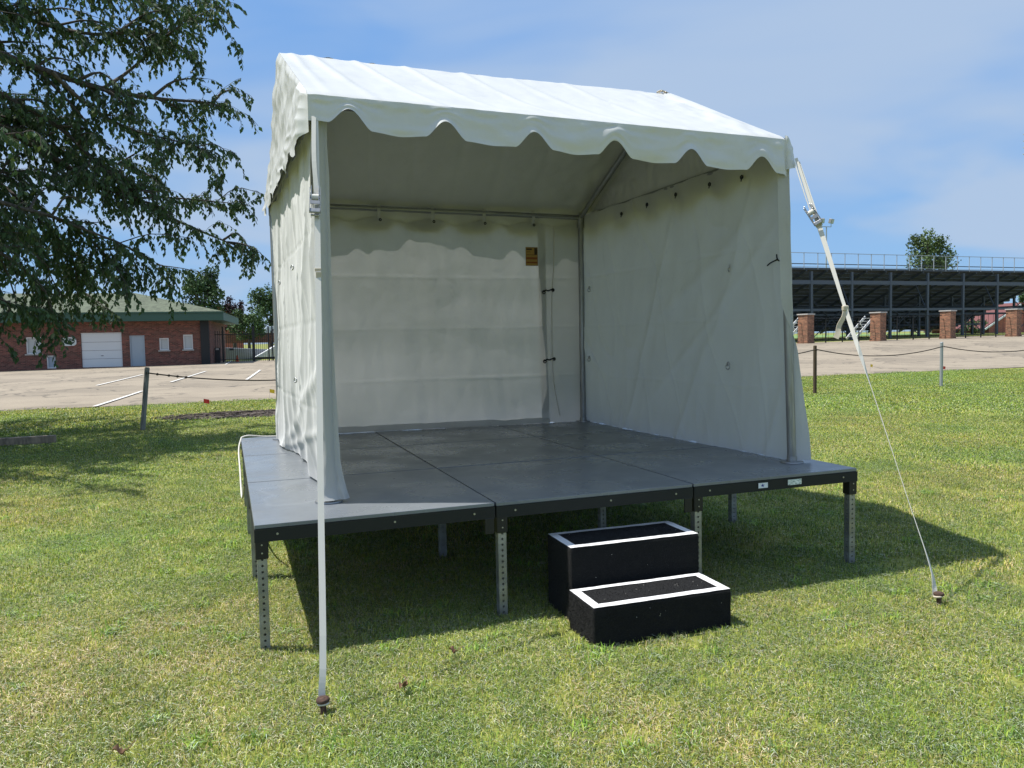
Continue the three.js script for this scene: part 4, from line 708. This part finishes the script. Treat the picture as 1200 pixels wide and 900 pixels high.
{ // big tree with drooping twigs, trunk outside the frame on the left
  const r = rng(101), trunk = V(-7.4, 0, -10.6), leaves = [], wood = [], twigs = [];
  const t = thing('weeping_tree', 'large leafy tree with drooping twigs hanging over the lawn beside the stage', 'tree', [trunk.x, 0, trunk.z]);
  const rel = (p) => p.clone().sub(trunk);
  const R2 = () => r() - 0.5;
  const spawnLeaves = (pts) => { // leaves along a twig
    const c = new THREE.CatmullRomCurve3(pts, false, 'centripetal'), L = c.getLength(), n = Math.max(4, Math.round(L / 0.030));
    for (let i = 1; i <= n; i++) {
      if (r() < 0.12) continue;
      const q = i / n, p = c.getPoint(q), tg = c.getTangent(q), out = V(R2(), R2() * 0.6, R2()).normalize();
      const d = out.multiplyScalar(0.75).add(V(0, -0.75 - 0.5 * r(), 0)).addScaledVector(tg, 0.35).normalize(), l = 0.062 + 0.05 * r();
      p.addScaledVector(d, 0.012);
      leaves.push({ p: rel(p), d, n: V(R2(), R2(), R2()).normalize(), l, w: l * (0.25 + 0.1 * r()) });
    }
  };
  const twig = (p, dir, len) => {
    const pts = [p.clone()]; let d = dir.clone().normalize(); const n = 5, droop = 0.05 + 0.24 * r(); const w = V(R2(), 0, R2()).multiplyScalar(0.7);
    for (let k = 0; k < n; k++) { d.add(V(w.x * 0.3 + R2() * 0.35, -droop - 0.06 * k + R2() * 0.3, w.z * 0.3 + R2() * 0.35)).normalize(); pts.push(pts[k].clone().addScaledVector(d, len / n)); }
    twigs.push(tube(pts.map(rel), 0.0035, 6, 3)); spawnLeaves(pts);
    return pts;
  };
  const limb = (pts, r0, dens, tl, level = 0) => {
    const c = new THREE.CatmullRomCurve3(pts, false, 'centripetal'), L = c.getLength(), seg = Math.max(6, Math.round(L / 0.3));
    // tapered branch
    for (let i = 0; i < seg; i++) { const a = c.getPoint(i / seg), b = c.getPoint((i + 1) / seg), k = (x) => r0 * Math.pow(1 - x, 0.9) + 0.004; wood.push(cyl(rel(a), rel(b), k(i / seg), k((i + 1) / seg), 6, true)); }
    const n = Math.round(L * dens * 0.8);
    for (let i = 0; i < n; i++) {
      const q = 0.18 + 0.82 * Math.pow(i / n, 0.85), p = c.getPoint(Math.min(1, q)), tg = c.getTangent(Math.min(1, q));
      const d = tg.clone().multiplyScalar(0.6).add(V(R2() * 1.6, R2() * 1.0 + 0.15, R2() * 1.6));
      const len = tl * (0.45 + 0.8 * r()) * (1.1 - 0.45 * q); const tp = twig(p, d, len);
      if (r() < 0.6) twig(tp[2], tp[3].clone().sub(tp[2]).add(V(R2() * 0.3, R2() * 0.2, R2() * 0.3)), len * 0.7);
    }
    twig(pts[pts.length - 1], c.getTangent(1), 0.35);
    if (level === 0) for (let i = 0, m = Math.round(L * 1.25); i < m; i++) { // side branches
      const q = 0.25 + 0.7 * r(), p = c.getPoint(q), tg = c.getTangent(q), d = tg.multiplyScalar(0.9).add(V(R2() * 1.5, R2() * 1.3 + 0.1, R2() * 1.5)).normalize(), len = (0.5 + 0.8 * r()) * (1.15 - 0.5 * q);
      const mid = p.clone().addScaledVector(d, len * 0.5).add(V(R2() * 0.1, 0.04 + R2() * 0.1, R2() * 0.1)), e = p.clone().addScaledVector(d, len).add(V(R2() * 0.2, -0.12 + R2() * 0.3, R2() * 0.2));
      limb([p, mid, e], r0 * 0.3, dens * 0.75, tl * 0.62, 1);
    }
  };
  // limbs seen in the photograph (picture position, metres from the camera)
  const seen = [
    [[[-120, 20], [-40, 48], [40, 78], [120, 104], [190, 116], [240, 120], [275, 130]], 14.6, 0.055, 13, 0.8],
    [[[120, 104], [155, 80], [190, 46], [222, 24], [262, 4]], 14.4, 0.025, 12, 0.6],
    [[[60, 84], [98, 120], [150, 150], [205, 165], [250, 178]], 14.0, 0.028, 14, 0.75],
    [[[-80, 130], [30, 165], [95, 205], [150, 232], [215, 262], [262, 282], [300, 297]], 14.3, 0.04, 12, 0.7],
    [[[150, 232], [205, 232], [250, 236], [292, 240]], 14.2, 0.016, 13, 0.5],
    [[[-90, 210], [10, 240], [80, 262], [125, 300], [150, 335]], 13.6, 0.034, 13, 0.8],
    [[[-100, -50], [0, -30], [90, -20], [170, -25], [250, -30]], 14.8, 0.045, 15, 0.85],
    [[[-90, 60], [0, 110], [70, 150], [120, 195], [165, 215]], 14.2, 0.04, 15, 0.85],
    [[[-110, 250], [-20, 285], [30, 318], [58, 355], [70, 392]], 13.4, 0.03, 12, 0.7],
    [[[-40, 0], [40, 25], [110, 40], [165, 38], [215, 60]], 14.9, 0.035, 16, 0.8],
    [[[80, 262], [140, 285], [180, 310], [205, 345]], 13.8, 0.018, 12, 0.65],
    [[[-80, 170], [0, 215], [50, 262], [88, 300], [108, 330]], 14.9, 0.03, 14, 0.8],
    [[[-120, 320], [-50, 335], [0, 350], [35, 368]], 12.9, 0.025, 13, 0.6],
    [[[-100, 90], [-20, 130], [60, 175], [130, 190], [180, 205]], 15.4, 0.035, 15, 0.85],
    [[[-60, -60], [60, -40], [150, -10], [205, 10]], 15.6, 0.03, 15, 0.8],
    [[[-120, 190], [-30, 240], [40, 290], [90, 335], [130, 365]], 15.8, 0.03, 12, 0.8],
  ];
  const crownAt = (h) => trunk.clone().add(V(0.25, h, 0.1));
  for (const [px, rg, r0, dens, tl] of seen) {
    const pts = px.map(([u, v], i) => atRange(u, v, rg + 0.5 * Math.sin(i * 1.7 + rg * 3)));
    if (px[0][0] < 0) { const a = pts[0]; pts.unshift(crownAt(clamp(a.y * 0.55 + 0.8, 1.8, 6)).lerp(a, 0.02), crownAt(clamp(a.y * 0.7 + 0.8, 2, 6.5)).lerp(a, 0.45)); limb(pts, r0 * 1.6, dens * 0.72, tl); }
    else limb(pts, r0, dens, tl);
  }
  for (let k = 0; k < 165; k++) { // the rest of the crown, mostly outside the frame
    const a = k < 120 ? r() * 6.283 : 0.25 + 1.15 * r(), rad = 2.2 + 3.6 * r(), h = 2.6 + (k < 120 ? 6.2 : 4.5) * r(), e = trunk.clone().add(V(Math.cos(a) * rad, h, Math.sin(a) * rad * 1.15));
    const w = e.clone().sub(camera.position).applyQuaternion(camera.quaternion.clone().invert()), u = 600 + FPX * w.x / -w.z, v = 450 - FPX * w.y / -w.z;
    if (w.z < 0 && u > 150 - Math.max(0, v - 120) * 0.35 + 40 * R2() && v > -60) continue;
    if (w.z < 0 && u > -80 && v > 320) continue;
    const s = crownAt(Math.max(1.9, h * 0.55)), m = s.clone().lerp(e, 0.55).add(V(R2() * 0.6, 0.55, R2() * 0.6)); limb([s, m, e], 0.045, 6, 0.8);
  }
  part('trunk', [cyl(V(0, -0.2, 0), V(0.06, 1.2, 0.02), 0.27, 0.2, 14), cyl(V(0.06, 1.2, 0.02), V(0.2, 3.2, 0.08), 0.2, 0.16, 12), cyl(V(0.2, 3.2, 0.08), V(0.3, 6.2, 0.15), 0.16, 0.07, 10), cyl(V(0.3, 6.2, 0.15), V(0.2, 8.6, 0), 0.07, 0.02, 8)], M.bark, t);
  part('branches', wood, M.bark, t); part('twigs', twigs, M.bark, t).userData.kind = 'stuff';
  const lg = leafGeo(leaves, (f, i) => { const k = 0.75 + 0.5 * r(), y = r() < 0.08 ? 1 : 0; return [(0.045 + 0.05 * y) * k, (0.095 + 0.045 * y) * k, (0.028) * k]; });
  const cr = part('crown', lg, M.leaf, t); cr.userData.kind = 'stuff';
  console.log('leaves', leaves.length, 'twigs', twigs.length);
}
function farTree(name, label, category, base, H, rx, ry, col, seed, n = 2600, leaf = 0.34, group, lobes = 26) {
  const r = rng(seed), t = thing(name, label, category, [base.x, base.y, base.z], 0, group), ls = [], c = V(0, H - ry, 0), cl = [];
  for (let i = 0; i < lobes; i++) { const d = V(r() - 0.5, r() - 0.45, r() - 0.5).normalize(), q = 0.45 + 0.5 * r(); cl.push({ p: V(d.x * rx * q, c.y + d.y * ry * q, d.z * rx * q), s: (0.22 + 0.2 * r()) * Math.min(rx, ry), k: 0.8 + 0.4 * r() }); }
  for (let i = 0; i < n; i++) { const o = cl[i % lobes], d = V(r() - 0.5, r() - 0.5, r() - 0.5).normalize(), p = o.p.clone().addScaledVector(d, o.s * Math.pow(r(), 0.4)); ls.push({ p, d: V(r() - 0.5, r() - 0.6, r() - 0.5).normalize(), n: V(r() - 0.5, r(), r() - 0.5).normalize(), l: leaf * (0.6 + 0.8 * r()), w: leaf * 0.36, k: o.k }); }
  const wood = [cyl(V(0, -0.3, 0), V(0, H - ry * 1.1, 0), 0.035 * H, 0.02 * H, 8)]; for (let i = 0; i < Math.min(10, lobes); i++) wood.push(cyl(V(0, H - ry * 1.4, 0), cl[i].p, 0.014 * H, 0.004 * H, 6, true));
  part('trunk', wood, M.bark, t);
  part('crown', leafGeo(ls, (f) => { const k = f.k * (0.75 + 0.5 * r()); return [col[0] * k, col[1] * k, col[2] * k]; }), M.farLeaf, t);
}
{
  const G = (u, z) => { const p = onZ(u, 400, z); return V(p.x, gh(p.x, z), z); }, dark = [0.045, 0.085, 0.03], mid = [0.065, 0.115, 0.04], lite = [0.085, 0.13, 0.045];
  const hgt = (u, v, z) => onZ(u, v, z).y - gh(0, z), wid = (px, z) => px * (3.85 - z) / FPX * 0.95;
  farTree('shade_tree', 'dark green shade tree rising behind the green roof', 'tree', G(240, -95), hgt(240, 313, -95), wid(31, -95), 3.6, dark, 1, 4200, 0.36);
  farTree('purple_tree', 'dark purple leaved tree behind the brick building corner', 'tree', G(275, -100), hgt(275, 349, -100), wid(15, -100), 2.4, [0.05, 0.028, 0.035], 2, 1600, 0.34);
  farTree('round_tree', 'rounded bright green small tree behind the black gate', 'tree', G(292, -80), hgt(292, 360, -80), wid(21, -80), 1.9, mid, 3, 2600, 0.26);
  farTree('tall_tree', 'tall pale green tree beside the left tent wall', 'tree', G(318, -110), hgt(318, 333, -110), wid(29, -110), 4.2, mid, 4, 3600, 0.40);
  farTree('grandstand_tree', 'leafy green tree rising above the grandstand railing', 'tree', G(1087, -150), hgt(1087, 273, -150) + 0.3, wid(33, -150) * 1.28, 6.6, lite, 5, 4600, 0.62, undefined, 34);
  farTree('far_tree', 'green tree showing past the end of the grandstand', 'tree', G(1206, -105), hgt(1206, 338, -105), wid(20, -105), 3.0, mid, 6, 2000, 0.42);
  farTree('low_shrub', 'low dark shrub under the end of the grandstand', 'shrub', G(1141, -68), 1.7, 1.9, 0.8, dark, 7, 1200, 0.2);
  for (let k = 0; k < 9; k++) { const u = 350 + k * 66, z = -125 - (k * 37 % 30); farTree('background_tree', 'green background tree standing hidden behind the tent', 'tree', G(u, z), 8 + (k * 13 % 5), 4.2, 3.6, k % 2 ? dark : mid, 20 + k, 1300, 0.6, 'trees hidden behind the tent'); }
}

// ---------------------------------------------------------------- dry leaves lying on the grass
function dryLeaf(u, v, size, turn, label) {
  const p = onG(u, v), l = thing('dry_leaf', label, 'leaf', [p.x, 0.035, p.z], turn, 'dry leaves on the lawn');
  part('blade', surf(8, 8, (s, t) => { const w = Math.sin(Math.PI * Math.min(1, t * 0.96 + 0.02)) ** 0.8 * (1 + 0.25 * Math.sin(t * 22)), x = (s - 0.5) * size * 0.7 * w; return [x, Math.abs(x) * 0.9 + 0.012 * Math.sin(t * 7) + 0.01, (t - 0.5) * size, s, t]; }), M.dryLeaf, l);
  part('stalk', [tube([V(0, 0.01, size * 0.45), V(0.01, 0.02, size * 0.7), V(0.03, 0.03, size * 0.95)], 0.0018, 8, 5)], M.dryLeaf, l);
}
dryLeaf(473, 816, 0.055, 2.4, 'curled brown dry leaf on the lawn in front of the stage');
dryLeaf(531, 774, 0.04, 0.7, 'small pale dry leaf on the lawn near the steps');
dryLeaf(140, 896, 0.05, 1.5, 'brown dry leaf on the lawn at the picture edge');

// ---------------------------------------------------------------- lawn blades
{
  const tones = [[0.17, 0.265, 0.020], [0.235, 0.33, 0.026], [0.33, 0.385, 0.036], [0.10, 0.18, 0.016], [0.42, 0.44, 0.07]], straw = [[0.50, 0.43, 0.19], [0.36, 0.29, 0.11], [0.60, 0.54, 0.30]];
  function patch(seed, n, half, hMin, hMax, w, strawShare, lean = 0.55) {
    const r = rng(seed), pos = new Float32Array(n * 27), nr = new Float32Array(n * 27), col = new Float32Array(n * 27), N = V(0, 0, 0);
    const gs = () => (r() + r() + r() - 1.5) / 1.5;
    for (let i = 0; i < n; i++) {
      const x = gs() * half, z = gs() * half, a = r() * 6.2832, dead = r() < strawShare, h = lerp(hMin, hMax, r() * r() * 0.6 + r() * 0.4) * (dead ? 0.8 : 1), ln = (lean * 2.3 * r() + (dead ? 1.1 : 0.22)) * h, la = a + (r() - 0.5) * 1.2;
      const sx = Math.cos(a) * w * (0.6 + 0.7 * r()) / 2, sz = Math.sin(a) * w * (0.6 + 0.7 * r()) / 2, dx = -Math.sin(la) * ln, dz = Math.cos(la) * ln;
      const b0 = [x - sx, -0.006, z - sz], b1 = [x + sx, -0.006, z + sz], m0 = [x - sx * 0.85 + dx * 0.35, h * 0.6, z - sz * 0.85 + dz * 0.35], m1 = [x + sx * 0.85 + dx * 0.35, h * 0.6, z + sz * 0.85 + dz * 0.35], tp = [x + dx, h * (1 - 0.38 * Math.min(1.3, ln / h)), z + dz];
      pos.set([...b1, ...b0, ...m0, ...m1, ...b1, ...m0, ...m1, ...m0, ...tp], i * 27);
      N.set(Math.sin(la), 0.45 + ln / h, -Math.cos(la)).normalize();
      const set = dead ? straw : tones, c = set[Math.floor(r() * set.length)], k = 0.6 + 0.8 * r();
      for (let j = 0; j < 9; j++) { nr.set([N.x, N.y, N.z], i * 27 + j * 3); col.set([c[0] * k, c[1] * k, c[2] * k], i * 27 + j * 3); }
    }
    const g = new THREE.BufferGeometry(); g.setAttribute('position', new THREE.BufferAttribute(pos, 3)); g.setAttribute('normal', new THREE.BufferAttribute(nr, 3)); g.setAttribute('color', new THREE.BufferAttribute(col, 3)); return g;
  }
  const grass = new THREE.Group(); grass.name = 'grass'; grass.userData = { kind: 'stuff', label: 'mown lawn grass, green mixed with straw blades', category: 'grass' }; scene.add(grass);
  const cam = camera.position, fwd = V(0.343, 0, -0.939), right = V(0.939, 0, 0.343);
  const inView = (x, z, m) => { const dx = x - cam.x, dz = z - cam.z, f = dx * fwd.x + dz * fwd.z, s = dx * right.x + dz * right.z; return f > -0.9 && Math.abs(s) < f * 0.70 + m; };
  const skip = (x, z) => { const mc = onG(285, 486); if (((x - mc.x) / 1.65) ** 2 + ((z - mc.z) / 0.8) ** 2 < 1) return true; if (x > 1.52 && x < 2.28 && z > -0.08 && z < 0.54) return true; for (const [u, v] of [[165.5, 505], [955, 462]]) { const p = onG(u, v); if (Math.hypot(x - p.x - 0.05, (z - p.z) * 1.6) < 0.28) return true; } return false; };
  const lists = new Map();
  const put = (key, make, m, c) => { if (!lists.has(key)) lists.set(key, { geo: make, ms: [], cs: [] }); const l = lists.get(key); l.ms.push(m); l.cs.push(c); };
  const r = rng(555), q = new THREE.Quaternion(), s = V(1, 1, 1);
  const zone = (d0, d1, sp, nVar, mk, key, margin) => {
    const R = d1 + 1;
    for (let x = cam.x - R; x < cam.x + R; x += sp) for (let z = cam.z - R; z < cam.z + 1.5; z += sp) {
      const X = x + (r() - 0.5) * sp, Z = z + (r() - 0.5) * sp, d = Math.hypot(X - cam.x, Z - cam.z), e = 0.6 * (r() - 0.5) * sp * 3, rr = [r(), r(), r()];
      if (d + e < d0 || d + e > d1 || !inView(X, Z, margin) || skip(X, Z) || Z < EDGE + 0.12 * nz(X * 0.8, 3) + 0.05) continue;
      let v; const n1 = fbm(X * 0.55, Z * 0.55, 1, 3), n2 = fbm(X * 2.3, Z * 2.3, 6, 3), n3 = fbm(X * 0.16, Z * 0.16, 9, 2);
      const dry = clamp(0.45 + 1.25 * n1 + 0.8 * n2 + 0.5 * n3, 0, 1), k = 0.95 + 0.30 * n2 + 0.22 * (rr[0] - 0.5);
      const c = new THREE.Color().setRGB(lerp(0.80, 1.22, dry) * k, lerp(0.98, 1.04, dry) * k, lerp(0.80, 1.15, dry) * k);
      const hs = 0.85 + 0.4 * n1 + 0.35 * rr[1];
      q.setFromAxisAngle(YAX, rr[2] * 6.2832); s.set(1, clamp(hs, 0.55, 1.5), 1);
      v = Math.min(nVar - 1, Math.floor(clamp(dry + 0.35 * (rr[0] - 0.5), 0, 0.999) * nVar));
      put(key + v, mk[v], new THREE.Matrix4().compose(V(X, gh(X, Z), Z), q, s), c);
    }
  };
  const mkA = [0, 1, 2, 3, 4, 5].map((k) => patch(900 + k, 420, 0.20, 0.018, 0.052, 0.0036, [0.04, 0.07, 0.11, 0.16, 0.23, 0.34][k]));
  const mkB = [0, 1, 2, 3].map((k) => patch(930 + k, 430, 0.30, 0.018, 0.050, 0.0046, [0.05, 0.10, 0.16, 0.26][k]));
  const mkC = [0, 1, 2].map((k) => patch(950 + k, 460, 0.52, 0.018, 0.050, 0.0085, [0.05, 0.11, 0.20][k]));
  const mkD = [0, 1].map((k) => patch(960 + k, 460, 1.0, 0.024, 0.066, 0.020, [0.08, 0.12][k]));
  zone(0.8, 5.4, 0.145, 6, mkA, 'a', 2.4); zone(5.4, 9.5, 0.22, 4, mkB, 'b', 2.4); zone(9.5, 16, 0.36, 3, mkC, 'c', 2.6); zone(16, 34, 0.62, 2, mkD, 'd', 3);
  // broad brighter clumps
  const mkE = [0, 1, 2].map((k) => patch(980 + k, 40, 0.09, 0.03, 0.075, 0.0058, 0.03, 0.55));
  for (let k = 0; k < 260; k++) { const d = 1.6 + 6.5 * Math.sqrt(r()), a = (r() - 0.5) * 1.35 + 0.35, X = cam.x + Math.sin(a) * d, Z = cam.z - Math.cos(a) * d, v = Math.floor(r() * 3), b = 0.9 + 0.4 * r(); if (skip(X, Z)) continue; q.setFromAxisAngle(YAX, r() * 6.28); s.set(1, 1, 1); put('e' + v, mkE[v], new THREE.Matrix4().compose(V(X, 0, Z), q, s), new THREE.Color().setRGB(0.78 * b, 0.98 * b, 0.75 * b)); }
  // tufts round the feet of posts and along the lot edge
  let cnt = 0;
  for (const { geo, ms, cs } of lists.values()) {
    const im = new THREE.InstancedMesh(geo, M.grass, ms.length); im.name = 'grass_blades'; im.userData.kind = 'stuff'; im.castShadow = im.receiveShadow = true;
    ms.forEach((m, i) => { im.setMatrixAt(i, m); im.setColorAt(i, cs[i]); }); cnt += ms.length; grass.add(im);
  }
  console.log('grass patches', cnt);
}
renderer.render(scene, camera);
